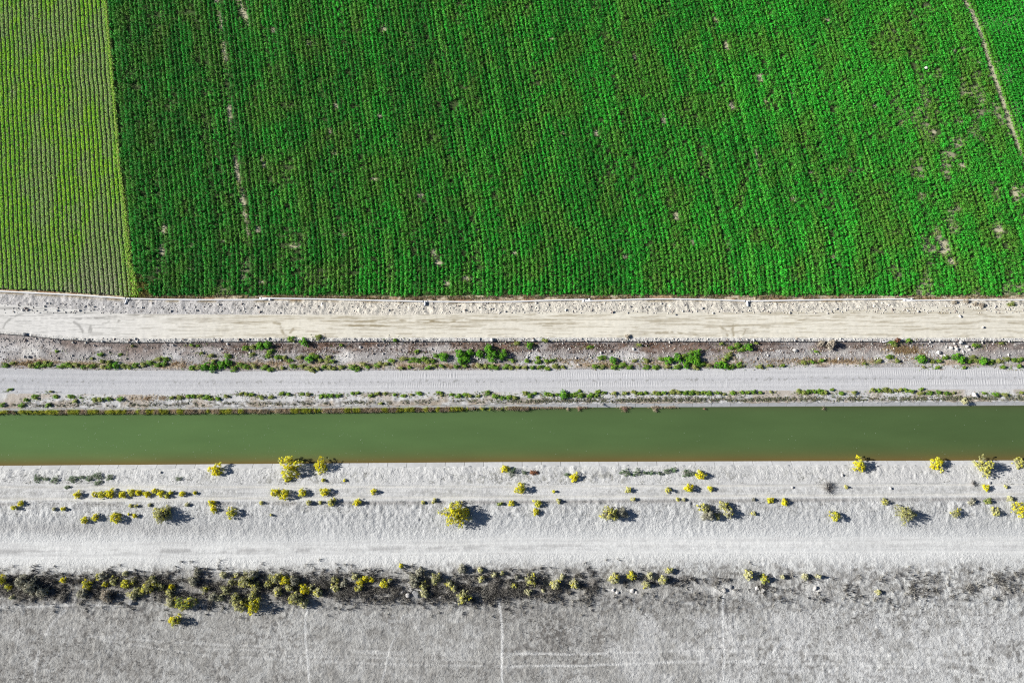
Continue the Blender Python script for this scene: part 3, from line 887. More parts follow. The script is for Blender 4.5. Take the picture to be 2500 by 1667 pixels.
# soil ridges carrying the beds
yy = np.arange(24, 105, .35)
vs, fs, cs_, k0 = [], [], [], 0
for uu in U:
    xm = uu - ROWN * yy + .22 * (vn(yy / 3.0, yy * 0 + 2.2, 191) - .5)
    pxm, pym = proj(xm, yy, .1)
    bt = np.interp(pxm, [-400, 0, 150, 300, 330], [700, 706, 713, 724, 726])
    okk = (pxm < left_edge(pym) - 3) & (pxm > -250) & (pym < bt)
    if okk.sum() < 4: continue
    X_, Y_ = xm[okk], yy[okk]
    q = np.array([[-.28, -.01], [-.2, .16], [0, .22], [.19, .16], [.25, -.01]])
    for a, b_ in q:
        pass
    P_ = np.stack([np.stack([X_ + a, Y_, np.full(len(X_), b_) + .03 * (vn(X_ / .3, Y_ / .3, 4) - .5)], 1) for a, b_ in q], 1)
    m_ = len(X_)
    vs.append(P_.reshape(-1, 3))
    i = np.arange(m_ - 1)[:, None] * 5 + np.arange(4)[None]
    fs.append((np.stack([i, i + 1, i + 6, i + 5], -1).reshape(-1, 4)) + k0)
    cs_.append(np.tile([.30, .27, .20], (m_ * 5, 1)))
    k0 += m_ * 5
me = mesh_np('soil_ridges', np.vstack(vs), np.vstack(fs), vcol=np.vstack(cs_), mat=G_soil)
tag(obj('soil_ridges', me), 'pale brown soil ridges under the low crop', kind='stuff')

# yellow-green grass along the seam of the fields and the dry corner
n = 7500
py_ = rng.uniform(-160, 725, n)
px_ = left_edge(py_) + rng.normal(4, 2.2, n) * (1 + .8 * sstep(380, 640, py_)) + 10 * sstep(640, 700, py_) * rng.random(n)
px_ -= 3
x, y = unproj(px_, py_, .15)
n_ = len(x)
col = np.where(rng.random((n_, 1)) < .6, np.array([[.26, .60, .03]]), np.array([[.50, .58, .14]])) * rng.uniform(.6, 1.2, (n_, 1))
nn = np.tile([-.2, 0, 1.0], (n_, 1)) + rng.normal(0, .3, (n_, 3))
tag(obj('seam_grass', leaf_mesh('seam_grass', np.stack([x, y, rng.uniform(.34, .58, n_)], 1), nn, rng.uniform(.12, .22, n_), np.clip(col, 0, .9), M_crop, .6)), 'thin line of yellow-green grass between the two crop fields', kind='stuff')


# ------------------------------------------------------------------ dry grass and other ground cover
def tufts(name, px_, py_, hgt, spread, K, wid, cols, mat, label, lean=(0, 0), zoff=0.0):
    n = len(px_)
    z = np.zeros(n)
    for _ in range(4):
        x, y = unproj(px_, py_, z)
        z = zbase(x, y)
    a = rng.uniform(0, 2 * math.pi, (n, K)); rr = rng.uniform(0, 1, (n, K)) ** .6
    base = np.stack([x[:, None] + .25 * spread * rr * np.cos(a), y[:, None] + .25 * spread * rr * np.sin(a), (z + zoff)[:, None] + 0 * a], -1)
    hh = hgt * rng.uniform(.5, 1.2, (n, K))
    tip = np.stack([x[:, None] + spread * rr * np.cos(a) + lean[0], y[:, None] + spread * rr * np.sin(a) + lean[1], (z + zoff)[:, None] + hh], -1)
    ci = rng.integers(0, len(cols), n)
    col = np.array(cols)[ci][:, None, :] * rng.uniform(.65, 1.3, (n, K, 1))
    me = blades(name, base.reshape(-1, 3), tip.reshape(-1, 3), wid, col.reshape(-1, 3), mat)
    return tag(obj(name, me), label, kind='stuff')


n = 5200
px_ = rng.uniform(325, 2620, n); py_ = rng.uniform(0, 1, n) * 9 + np.interp(px_, [300, 700, 1038, 1300, 2500], [722, 720, 724, 720, 722])
kk = fbm(px_ / 30, py_ / 8, 201, 2) > .40
tufts('dry_grass', px_[kk], py_[kk], .22, .26, 6, .022, [(.42, .33, .17), (.45, .38, .22), (.30, .17, .09), (.33, .34, .12), (.50, .46, .36)], M_straw, 'strip of straw coloured dry grass between the green crop and the white pipe')
n = 900
px_ = rng.normal(330, 16, n); py_ = rng.normal(708, 12, n); kk = (py_ < 727) & (px_ > 303)
tufts('dry_grass', px_[kk], py_[kk], .35, .4, 7, .03, [(.36, .33, .08), (.42, .36, .14), (.28, .32, .06)], M_straw, 'tangle of yellowed dry grass at the corner where the two fields meet the pipe')
# fringe hanging over the canal edge, thick on the left
n = 7000
px_ = rng.uniform(-150, 1290, n)
dens = sstep(1320, 700, px_) * .8 + .3
ye = np.interp(px_, [-400, 640, 1240], [1003, 998.5, 992])
kk = rng.random(n) < dens * (.25 + sstep(.38, .55, fbm(px_ / 22, px_ * 0, 205, 2)))
px_, ye = px_[kk], ye[kk]
py_ = ye + rng.uniform(1.5, 7.0, len(px_))
yellow = fbm(px_ / 16, px_ * 0 + 4, 207, 2) > .52
cA = [(.62, .64, .05), (.42, .54, .05), (.24, .34, .05), (.66, .58, .10)]
cB = [(.66, .54, .34), (.52, .35, .22), (.7, .62, .48), (.38, .32, .18)]
tufts('bank_grass', px_[yellow], py_[yellow], .42, .38, 8, .028, cA, M_straw, 'yellow-green grass fringing the water edge of the canal', (0, -.12), .15)
tufts('bank_grass', px_[~yellow], py_[~yellow], .38, .42, 7, .024, cB, M_straw, 'dry straw and brown grass fringing the water edge of the canal', (0, -.15), .15)
# sparse dry bits by the rest of that edge
px_ = np.concatenate([rng.normal(c_, 9, 60) for c_ in (1303, 1335, 1365, 1240, 1420, 1523, 1600, 1640)]); py_ = np.interp(px_, [1240, 2500], [994, 988]) + rng.uniform(0, 3, len(px_))
tufts('bank_grass', px_, py_, .2, .3, 3, .015, cB, M_straw, 'sparse dried stalks at the bare water edge of the canal', (0, -.1), .1)
# low dark weeds right behind the lining
n = 9000
px_ = rng.uniform(-100, 2620, n)
ye = np.interp(px_, [0, 640, 1240, 1600, 2500], [990, 987, 980, 977, 973])
py_ = ye + rng.normal(-1, 3.4, n)
kk = (rng.random(n) < np.where(px_ > 1240, .95, .5)) & (fbm(px_ / 18, py_ / 6, 211, 2) > np.where(px_ > 1240, .32, .45)) & (py_ < ye + 5)
px_, py_ = px_[kk], py_[kk]
z = np.full(len(px_), -.1); x, y = unproj(px_, py_, z); z = zbase(x, y)
cc = np.array([(.10, .12, .05), (.16, .17, .09), (.22, .20, .14), (.07, .09, .05), (.30, .27, .20)])[rng.integers(0, 5, len(px_))]
n = len(px_)
o = mounds('low_weeds', x, y, 0, rng.uniform(.08, .2, n), rng.uniform(.08, .2, n), 6, .10, cc, M_leaf, label='band of low dark weeds along the top of the road side canal lining')
vz = np.empty(len(o.data.vertices) * 3, np.float32); o.data.vertices.foreach_get('co', vz)
vz = vz.reshape(-1, 3); vz[:, 2] += np.repeat(z, 24); o.data.vertices.foreach_set('co', vz.ravel())
# straw and golden grass on the embankment
PX, PY = [], []
for (xc, yc, sx, sy, k_) in ((2215, 856, 22, 5, 420), (2185, 850, 16, 4, 200), (60, 888, 30, 4, 160), (100, 884, 22, 4, 160), (200, 890, 20, 4, 100), (1790, 850, 16, 5, 150), (1150, 893, 60, 4, 240), (1400, 880, 40, 4, 150),
                            (1480, 890, 40, 5, 150), (2050, 880, 45, 4, 240), (1930, 882, 45, 4, 240), (700, 885, 50, 5, 220), (560, 888, 60, 5, 220), (430, 890, 50, 5, 160), (2240, 872, 22, 6, 120), (370, 972, 50, 4, 200), (980, 896, 70, 4, 150), (1750, 880, 60, 8, 160), (1620, 885, 60, 5, 120)):
    PX.append(rng.normal(xc, sx, k_)); PY.append(rng.normal(yc, sy, k_))
px_, py_ = np.concatenate(PX), np.concatenate(PY)
kk = (py_ < 903) & (py_ > 838) | (py_ > 962)
tufts('dry_grass', px_[kk], py_[kk], .16, .28, 6, .02, [(.50, .37, .17), (.44, .30, .15), (.40, .24, .13), (.55, .45, .28)], M_straw, 'golden and rust coloured dry grass scattered over the embankment')
# rusty stubble top of the embankment
n = 6000
px_ = rng.uniform(540, 2300, n); py_ = rng.uniform(838, 862, n)
kk = fbm(px_ / 30, py_ / 9, 213, 3) > np.where((px_ < 1150) | (abs(px_ - 1480) < 120), .44, .56)
tufts('dry_stubble', px_[kk], py_[kk], .14, .22, 4, .022, [(.24, .13, .08), (.17, .11, .08), (.32, .19, .11), (.11, .09, .08)], M_twig, 'rust brown dead stubble along the top of the embankment')
# stalks on the desert flat: thin, grey, throwing short streaks of shadow
n = 26000
px_ = rng.uniform(-120, 2620, n); py_ = rng.uniform(1385, 1720, n)
w = .10 + .9 * np.maximum.reduce([1.6 * a * gauss(px_, py_, x_, y_, rx, ry) for (x_, y_, rx, ry, a) in DARKSPOT])
w += .35 * sstep(1900, 2200, px_) * sstep(1380, 1440, py_) * sstep(1600, 1480, py_)
w *= .4 + 1.2 * sstep(.4, .6, fbm(px_ / 14, py_ / 10, 215, 2))
kk = rng.random(n) < w
tufts('dead_stalks', px_[kk], py_[kk], .20, .22, 3, .016, [(.10, .09, .08), (.18, .16, .14), (.26, .24, .21), (.15, .13, .09)], M_twig, 'short dark dead stalks scattered over the pale desert flat')
# dead brush heaps under the shrub line
n = 9000
px_ = np.concatenate([rng.uniform(-100, 1450, 7600), rng.uniform(1450, 2600, 1400)]); py_ = 1436 + rng.normal(0, 20, n) - 6 * (px_ > 1400)
kk = fbm(px_ / 30, py_ / 12, 217, 3) > np.where(px_ < 1300, .46, .54)
tufts('dead_brush', px_[kk], py_[kk], .6, .6, 8, .034, [(.16, .15, .13), (.30, .28, .25), (.42, .40, .35), (.09, .085, .08)], M_twig, 'tangled grey dead brush along the ditch under the shrub line')
# thin stuff on the slope top and bank
n = 9000
px_ = rng.uniform(-100, 2620, n); py_ = np.where(rng.random(n) < .5, rng.uniform(1150, 1182, n), rng.uniform(1222, 1262, n))
kk = fbm(px_ / 22, py_ / 8, 219, 3) > np.where(px_ < 1700, .55, .60)
tufts('dry_stubble', px_[kk], py_[kk], .13, .18, 3, .016, [(.20, .20, .14), (.15, .14, .12), (.30, .29, .22)], M_twig, 'thin grey stubble on the silty bank beside the farm track')
# pebbles and clods on shoulder, verge and embankment
n = 5200
px_ = rng.uniform(-100, 2620, n)
w_ = rng.random(n)
py_ = np.where(w_ < .35, rng.uniform(826, 836, n), np.where(w_ < .65, rng.uniform(740, 765, n), rng.uniform(838, 880, n)))
z = np.zeros(n)
for _ in range(3):
    x, y = unproj(px_, py_, z); z = zbase(x, y)
oc = np.array([(1, 0, 0), (-1, 0, 0), (0, 1, 0), (0, -1, 0), (0, 0, 1), (0, 0, -1)], float)
of = np.array([(0, 2, 4), (2, 1, 4), (1, 3, 4), (3, 0, 4), (2, 0, 5), (1, 2, 5), (3, 1, 5), (0, 3, 5)])
rr = rng.uniform(.05, .13, n) * np.where(rng.random(n) < .06, 2.0, 1)
V_ = oc[None] * rr[:, None, None] * rng.uniform(.7, 1.3, (n, 6, 3)) * np.array([1, 1, .75])
V_ += np.stack([x, y, z + rr * .4], 1)[:, None]
F_ = (of[None] + (np.arange(n) * 6)[:, None, None]).reshape(-1, 3)
cc = np.repeat(np.array([(.55, .53, .5), (.42, .4, .38), (.3, .25, .22), (.6, .57, .5)])[rng.integers(0, 4, n)], 8, 0)
me = mesh_np('rubble', V_.reshape(-1, 3), F_, fcol=cc, mat=M_twig)
me.shade_flat()
tag(obj('rubble', me), 'loose stones and clods along the dirt road edges and embankment', kind='stuff')

# ------------------------------------------------------------------ irrigation pipe
PIPES = [
    ([(-260, 703), (0, 711), (100, 716), (200, 721), (312, 729), (400, 731), (500, 732), (600, 731.5), (662, 731.5)], [312], 'white irrigation pipe at the corner of both fields, running off beside the low ridged crop'),
    ([(634, 728), (700, 729), (800, 730.5), (900, 733), (1038, 736), (1150, 737), (1250, 736.5), (1350, 733), (1442, 731)], [1038], 'second white irrigation pipe section from the ridged crop, beside the widest road verge'),
    ([(1422, 735), (1500, 733), (1560, 730.5), (1650, 730), (1750, 732), (1830, 735), (1900, 734), (2000, 732), (2100, 731), (2228, 730)], [1824], 'third white irrigation pipe section from the ridged crop, with an upright short outlet'),
    ([(2206, 734), (2260, 733), (2400, 732), (2500, 732), (2750, 734)], [], 'fourth white irrigation pipe section, furthest from the ridged crop, without any outlet'),
]
PR = .125
for pts, outs, lab in PIPES:
    w = []
    pp = np.array(pts, float)
    xs_ = np.linspace(pp[0, 0], pp[-1, 0], int((pp[-1, 0] - pp[0, 0]) / 20) + 2)
    ys_ = np.interp(xs_, pp[:, 0], pp[:, 1])
    X, Y = unproj(xs_, ys_, .18)
    c0 = (float(X[0]), float(Y[0]), 0.0)
    root = obj('irrigation_pipe', None, None, c0); tag(root, lab, 'pipe', 'white irrigation pipe sections')
    L3 = np.stack([X, Y, np.full(len(X), .20)], 1) - np.array(c0)
    v, f = tube_data(L3, PR, 12)
    obj('pipe_body', mesh_np('pipe_body', v, f, mat=M_pipe), root)
    # sleeves at regular joints
    for e in (0, -1):
        pdir = unit((L3[1] - L3[0]) if e == 0 else (L3[-1] - L3[-2]))
        p0 = L3[e] + pdir * (.05 if e == 0 else -.35)
        v, f = tube_data([p0, p0 + pdir * .3], PR + .03, 12)
        obj('end_collar', mesh_np('end_collar', v, f, mat=M_pipe), root)
    for ox in outs:
        oy = float(np.interp(ox, xs_, ys_))
        x0, y0_ = unproj(ox, oy, .2)
        b0 = np.array([float(x0), float(y0_), .2]) - np.array(c0)
        dx = -.25 if ox == 312 else .03
        L_ = .95 if ox != 1038 else .7
        tip = b0 + np.array([dx, -L_, .16])
        v, f = tube_data([b0, b0 * .5 + tip * .5 + np.array([0, 0, .05]), tip], .14, 12)
        out = obj('outlet', mesh_np('outlet', v, f, mat=M_pipe), root)
        dd = unit(tip - b0)
        v, f = tube_data([tip - dd * .02, tip + dd * .07], .19, 12)
        obj('flange', mesh_np('flange', v, f, mat=M_collar), out)
        mid = b0 + np.array([dx * .3, -.3, .1])
        v1 = tube_data([mid, mid + np.array([0, 0, .28])], .025, 6)
        v2 = tube_data([mid + np.array([-.14, 0, .28]), mid + np.array([.14, 0, .28])], .025, 6)
        obj('valve_handle', mesh_np('valve_handle', *join_data(v1, v2), mat=M_collar), out)
        for sx in (-.38, .38):
            q0 = b0 + np.array([sx, 0, 0])
            v, f = tube_data([q0 - np.array([.05, 0, 0]), q0 + np.array([.05, 0, 0])], PR + .06, 12)
            obj('clamp', mesh_np('clamp', v, f, mat=M_collar), root)

# thin black hose lying at the edge of the embankment
xs_ = np.arange(-250, 2760, 12.0)
ys_ = np.interp(xs_, [p[0] for p in BND[4][2]], [p[1] for p in BND[4][2]]) - .6 + .5 * (vn(xs_ / 60, xs_ * 0, 3) - .5)
X, Y = unproj(xs_, ys_, .5)
Z = zbase(X, Y) + .10
v, f = tube_data(np.stack([X, Y, Z], 1), .055, 6)
tag(obj('black_hose', mesh_np('black_hose', v, f, mat=M_hose)), 'thin black hose lying along the edge between dirt road and embankment', 'hose')
a = place(2152, 835.5); b = place(2174, 833)
v, f = tube_data([(a[0], a[1], a[2] + .22), (b[0], b[1], b[2] + .25)], .05, 8)
tag(obj('white_rod', mesh_np('white_rod', v, f, mat=M_pipe)), 'short thin white rod on the hose beside the orange-tipped weed', 'rod')

# ------------------------------------------------------------------ rocks
def rock_mesh(r, seed, mat):
    q = np.random.default_rng(seed)
    import bmesh
    bm = bmesh.new(); bmesh.ops.create_icosphere(bm, subdivisions=3, radius=1)
    pl = [unit(q.normal(size=3)) for _ in range(9)]; dl = q.uniform(.55, .95, 9)
    sc = np.array([q.uniform(.8, 1.2), q.uniform(.7, 1.1), q.uniform(.55, .8)])
    for v_ in bm.verts:
        p = np.array(v_.co)
        for n_, d_ in zip(pl, dl):
            e_ = p @ n_ - d_
            if e_ > 0: p = p - n_ * e_ * .9
        p = p * sc * r * (1 + .05 * math.sin(p[0] * 9 + seed) * math.cos(p[1] * 7))
        v_.co = p
    me_ = bpy.data.meshes.new('rock'); bm.to_mesh(me_); bm.free()
    me_.materials.append(mat)
    return me_


ROCKS = [
    (2299, 869, 3.5, 0, 'tiny pale rock at the lowest corner of the rubble pile on the embankment'),
    (2368, 853, 4, 0, 'small pale rock furthest toward the weeds in the rubble pile'),
    (2381, 965, 8, 0, 'pale boulder on the bank above the canal lining'),
    (2345, 772, 4, 0, 'small pale stone lying on the smooth dirt road, nearer the pipe'),
    (2400, 799, 5, 0, 'pale stone lying on the smooth dirt road, nearer the embankment'),
    (2292, 861, 8, 0, 'pale rock set apart at the near end of the rubble pile on the embankment'),
    (2322, 849, 7, 0, 'pale rock in the middle of the rubble pile on the embankment'),
    (2345, 836, 9, 0, 'largest pale rock of the rubble pile, touching the black hose'),
    (2337, 852, 7, 0, 'pale rock behind the middle one in the rubble pile'),
    (2361, 846, 7, 0, 'pale rock at the road end of the rubble pile'),
    (2307, 868, 6, 0, 'small pale rock at the foot of the rubble pile'),
    (2352, 858, 5, 0, 'smallest pale rock near the foot of the rubble pile'),
    (2331, 839, 5, 0, 'small pale rock beside the largest one of the rubble pile'),
    (1941, 856, 7, 0, 'lone pale rock on the grey embankment between weeds'),
    (60, 816, 7, 1, 'dark grey rock on the edge of the dirt road at the bend of the hose'),
    (1412, 890, 4, 0, 'small pale stone in the weedless gap beside the gravel road'),
    (1546, 852, 4, 0, 'small pale rock on the rusty top of the embankment'),
    (1201, 829, 8, 0, 'pale round rock on the road shoulder above the biggest green bush'),
    (266, 859, 3, 0, 'tiny white stone by the first green weeds on the bare embankment'),
    (70, 871, 6, 1, 'grey rock half buried in the bare embankment'),
    (1302, 831, 6, 0, 'pale stone on the road shoulder above the dark green weed'),
    (1650, 768, 3, 1, 'dark stone on the dirt road beside the verge'),
    (321, 1468, 9, 1, 'dark boulder below the shrub line beside a pale yellow shrub'),
    (1017, 1450, 11, 1, 'large grey boulder in the white rubble of the shrub line'),
    (996, 1452, 8, 0, 'white rock beside the large grey boulder in the shrub line'),
    (983, 1445, 6, 0, 'white rock at the tip of the rubble in the shrub line'),
    (1003, 1441, 5, 0, 'small white rock above the grey boulder in the shrub line'),
    (1075, 1457, 7, 0, 'pale rock alone below the shrub line'),
    (1498, 1440, 6, 0, 'white rock below the spaced-out yellow shrubs'),
    (1507, 1446, 6, 0, 'white rock just below another under the spaced-out yellow shrubs'),
    (1543, 1441, 7, 0, 'white rock under the brightest of the spaced-out shrubs'),
    (1554, 1445, 5, 0, 'small white rock beside the palest shrub'),
    (1768, 1440, 8, 0, 'white rock where the long cattle trail starts'),
    (1784, 1433, 6, 1, 'grey rock above the start of the long cattle trail'),
    (1849, 1436, 7, 0, 'white rock below the pair of leafy shrubs'),
    (1862, 1442, 7, 0, 'white rock furthest below the pair of leafy shrubs'),
    (1990, 1436, 7, 0, 'white rock at the fan of faint trails'),
    (2416, 1178, 4, 0, 'small pale stone above the lone small shrub on the farm track'),
    (2174, 1192, 4, 0, 'pale stone between the wheel ruts of the farm track, paler one'),
    (1935, 1190, 4, 0, 'upright pale stone between the wheel ruts beside the bare twiggy bush'),
    (2056, 1160, 5, 0, 'pale stone on the smooth silty bank'),
    (2259, 168, 6, 0, 'white stone lying in the green crop'),
    (1500, 1398, 0, 0, ''),
    (392, 1153, 5, 0, 'grey stone on the bank below the concrete lining'),
]
for i, (px_, py_, r_, d_, lab) in enumerate(ROCKS):
    if not r_: continue
    x, y, z = place(px_, py_, .1)
    rm = r_ * (.064 if r_ < 5 or 'boulder' in lab else .05)
    top = .35 if py_ < 300 else 0
    o = obj('rock', rock_mesh(rm, i + 3, M_rockd if d_ else M_rock), None, (x, y, z + rm * .3 + top))
    o.rotation_euler = (0, 0, random.uniform(0, 6))
    tag(o, lab, 'rock', 'rocks on the ground')


# ------------------------------------------------------------------ shrubs
def stems_data(q, Rr, Hh, n, wid):
    a = q.uniform(0, 2 * math.pi, n); rr = Rr * q.uniform(.1, .9, n)
    base = np.stack([.08 * Rr * np.cos(a), .08 * Rr * np.sin(a), np.full(n, -.05)], 1)
    hh = Hh * np.sqrt(np.clip(1 - (rr / Rr) ** 2, 0.1, 1)) * q.uniform(.7, 1, n)
    tip = np.stack([rr * np.cos(a), rr * np.sin(a), hh], 1)
    return base, tip


def tuft_cloud(q, centers, rad, K, up=.35):
    n = len(centers)
    d = q.normal(size=(n, K, 3)); d[..., 2] = d[..., 2] * .7 + up
    d = unit(d)
    c = centers[:, None] + d * rad[:, None, None] * q.uniform(.3, 1, (n, K, 1))
    nn = d * .7 + np.array([-.15, 0, .55]) + q.normal(0, .38, d.shape)
    return c.reshape(-1, 3), nn.reshape(-1, 3)


CACHE = {}


def shrub_parts(kind, Rr, yel, var):
    """meshes for one shrub of radius Rr: foliage, flowers, stems"""
    key = (kind, round(Rr, 2), yel, var)
    if key in CACHE: return CACHE[key]
    q = np.random.default_rng(abs(hash((kind, int(Rr * 100), int(yel * 10), var))) % 99991 if False else int(Rr * 1000) * 31 + int(yel * 10) * 7 + var * 101 + len(kind))
    Hh = Rr * q.uniform(1.05, 1.25) if Rr > .5 else Rr * 1.45
    n = int(np.clip(13 + 34 * (Rr / .6) ** 1.8, 14, 330))
    # lobes give an uneven outline
    lob = q.uniform(0, 2 * math.pi, 5); la = q.uniform(.08, .34, 5)
    a = q.uniform(0, 2 * math.pi, n)
    out = 1 + sum(la[i] * np.cos((i + 2) * a + lob[i]) for i in range(5)) * .7
    th = np.arccos(q.uniform(.03, 1, n))
    rad = Rr * out * q.uniform(.62, .90, n)
    C = np.stack([rad * np.sin(th) * np.cos(a), rad * np.sin(th) * np.sin(a), Hh * np.cos(th) * q.uniform(.75, 1.1, n)], 1)
    if kind == 'loose':
        gap = q.random(n) < .38
        C = C[~gap]
    n = len(C)
    tr = np.clip(q.normal(.17, .04, n), .08, .3) * (min(1, Rr / .5) ** .6)
    fl = q.random(n) < yel
    yc = np.array([(.88, .80, .02), (.84, .78, .05), (.90, .72, .01), (.74, .74, .12)])
    if kind in ('loose', 'pale', 'grey'):
        yc = np.array([(.76, .72, .14), (.66, .66, .22), (.82, .76, .08), (.60, .58, .24)])
    gc = {'dense': [(.52, .52, .10), (.42, .45, .10), (.33, .36, .14)], 'loose': [(.46, .46, .20), (.36, .37, .18), (.52, .50, .26), (.27, .27, .15)],
          'grey': [(.46, .45, .32), (.36, .35, .27), (.54, .52, .40), (.26, .25, .20)], 'pale': [(.62, .61, .32), (.55, .53, .30), (.66, .63, .42)],
          'weed': [(.15, .34, .03), (.26, .40, .04), (.09, .22, .03), (.32, .38, .09)], 'bush': [(.11, .36, .02), (.20, .46, .03), (.08, .25, .02)],
          'dark': [(.12, .20, .09), (.18, .26, .14), (.10, .14, .08), (.26, .28, .20)], 'olive': [(.28, .36, .07), (.36, .40, .10), (.20, .28, .06), (.42, .38, .18)],
          'rust': [(.36, .15, .07), (.28, .13, .07), (.22, .12, .08)], 'straw': [(.50, .43, .33), (.42, .36, .28), (.58, .52, .42)]}[kind]
    gc = np.array(gc)
    res = {}
    K = 18 if kind != 'dark' else 9
    if (~fl).any():
        c, nn = tuft_cloud(q, C[~fl], tr[~fl] * 1.05, K)
        col = np.repeat(gc[q.integers(0, len(gc), (~fl).sum())], K, 0) * q.uniform(.6, 1.3, (len(c), 1))
        res['foliage'] = leaf_mesh('foliage', c, nn, q.uniform(.08, .15, len(c)), np.clip(col, 0, .9), M_leaf, .7, q)
    if kind in ('loose', 'grey', 'pale', 'straw'):
        m_ = 5 * n
        T_ = np.repeat(C, 5, 0) * q.uniform(.85, 1.2, (m_, 1)) + q.normal(0, .07, (m_, 3))
        B_ = T_ * q.uniform(.25, .6, (m_, 1)); B_[:, 2] = np.maximum(B_[:, 2], 0)
        res['twigs'] = blades('twigs', B_, T_, .022, gc[q.integers(0, len(gc), m_)] * q.uniform(.5, 1.1, (m_, 1)), M_twig)
    if fl.any():
        Cf = C[fl].copy(); Cf[:, 2] += .04
        c, nn = tuft_cloud(q, Cf, tr[fl], K + 4, .5)
        col = np.repeat(yc[q.integers(0, len(yc), fl.sum())], K + 4, 0) * q.uniform(.65, 1.2, (len(c), 1))
        res['blossoms'] = leaf_mesh('blossoms', c, nn, q.uniform(.08, .14, len(c)), np.clip(col, 0, .92), M_flower, .8, q)
    if Rr > .42:
        ns = int(18 + 40 * Rr)
        b_, t_ = stems_data(q, Rr, Hh, ns, .02)
        sc_ = np.tile([(.22, .19, .15)], (ns, 1)) * q.uniform(.6, 1.4, (ns, 1))
        res['stems'] = blades('stems', b_, t_, .014 + .012 * min(Rr, 1.5), sc_, M_twig)
    CACHE[key] = res
    return res


ORD = {}


def ordn(n):
    w = ['', 'first', 'second', 'third', 'fourth', 'fifth', 'sixth', 'seventh', 'eighth', 'ninth', 'tenth', 'eleventh', 'twelfth']
    if n < len(w): return w[n]
    return '%d%s' % (n, 'th' if 10 < n % 100 < 14 else {1: 'st', 2: 'nd', 3: 'rd'}.get(n % 10, 'th'))


def put(name, kind, px_, py_, r_, yel, label, cat, group, var=None, squash=1.0):
    Rm = r_ * .0655
    buckets = [.16, .22, .3, .4, .52, .66, .85, 1.1, 1.4, 1.8, 2.2]
    Rb = min(buckets, key=lambda b_: abs(math.log(b_ / Rm)))
    var = random.randrange(3) if var is None else var
    yb = round(yel * 5) / 5
    parts = shrub_parts(kind, Rb, yb, var)
    x, y, z = place(px_, py_, Rm * .45)
    sc = Rm / Rb
    simple = 'stems' not in parts and len(parts) == 1
    rot = random.uniform(0, 6.28)
    if simple:
        root = obj(name, list(parts.values())[0], None, (x, y, z))
    else:
        root = obj(name, None, None, (x, y, z))
        for k_, me_ in parts.items():
            obj(k_, me_, root)
    ex = ey = 1.0
    if kind in ('weed', 'olive', 'dark', 'rust'):
        rot = random.uniform(-.35, .35) + random.choice((0, math.pi)); ex, ey = random.uniform(1.1, 1.5), random.uniform(.75, .95)
    root.rotation_euler = (0, 0, rot); root.scale = (sc * ex, sc * ey * random.uniform(.9, 1.1), sc * random.uniform(.9, 1.1) * squash)
    tag(root, label, cat, group)
    return root


# (x, y, r, yellow, kind) per zone; letters: d dense, l loose, g grey, p pale
KM = {'d': 'dense', 'l': 'loose', 'g': 'grey', 'p': 'pale', 'k': 'dark', 'o': 'olive', 'r': 'rust', 's': 'straw', 'w': 'weed', 'b': 'bush'}
EDGE = [(528, 1147, 17, 1, 'd', 'round bright yellow shrub on the concrete edge, alone before the two large ones'),
        (706, 1142, 29, .9, 'd', 'largest yellow flowering shrub leaning over the concrete lining, greenish on one side'),
        (783, 1138, 20, .8, 'd', 'golden yellow shrub on the lining, second of the two large neighbours'),
        (1233, 1144, 10, 1, 'd', 'small bright yellow shrub beside a dark weed at the foot of the lining'),
        (1249, 1150, 10, 0, 'k', 'dark green weed pressed against a small bright yellow shrub'),
        (2098, 1135, 20, .8, 'd', 'ragged yellow shrub on the lining with a lacy shadow, first of four on that stretch'),
        (2287, 1133, 18, 1, 'd', 'deep yellow lobed shrub on the lining, second of four on that stretch'),
        (2405, 1137, 25, .7, 'l', 'largest shrub of the far stretch, yellow rim around a pale green centre'),
        (2489, 1131, 15, .7, 'l', 'yellow-green shrub on the lining cut by the picture edge'),
        (1403, 1165, 10, 1, 'd', 'bright yellow upright shrub on the silty bank, left of the dark green weed row'),
        (1711, 1160, 11, 1, 'd', 'bright yellow shrub at the end of the dark green weed row')]
for (x_, y_, r_, yl_, k_, lab) in EDGE:
    put('flowering_shrub' if yl_ > 0 else 'weed', KM[k_], x_, y_, r_, yl_, lab, 'shrub' if yl_ > 0 else 'weed', 'shrubs along the canal lining')

Z1 = [(700, 1171, 5, .8, 'd'), (789, 1172, 4, .8, 'd'), (841, 1172, 3, .8, 'd'), (189, 1207, 9, 1, 'd'), (231, 1206, 6, .8, 'd'), (249, 1206, 10, .8, 'd'), (270, 1204, 11, 1, 'd'), (299, 1207, 8, 1, 'd'), (320, 1202, 9, .8, 'd'), (338, 1202, 8, .8, 'd'),
      (359, 1205, 8, 1, 'd'), (377, 1199, 6, 1, 'd'), (392, 1204, 8, 1, 'd'), (408, 1209, 6, .5, 'd'), (418, 1202, 5, .4, 'd'), (445, 1205, 7, .7, 'd'), (476, 1203, 4, .6, 'd'), (672, 1202, 12, .7, 'd'), (694, 1207, 13, .9, 'd'),
      (738, 1202, 11, .6, 'd'), (793, 1200, 11, .6, 'd'), (912, 1200, 7, .9, 'd'), (1270, 1193, 13, .8, 'd'), (1352, 1199, 4, .8, 'd'), (1534, 1196, 7, .6, 'p'), (1631, 1196, 8, .7, 'l'), (1681, 1192, 11, .9, 'd'), (1734, 1192, 7, .9, 'd'),
      (2066, 1189, 4, .5, 'p'), (2407, 1190, 8, .9, 'd'), (2456, 1187, 4, .5, 'p')]
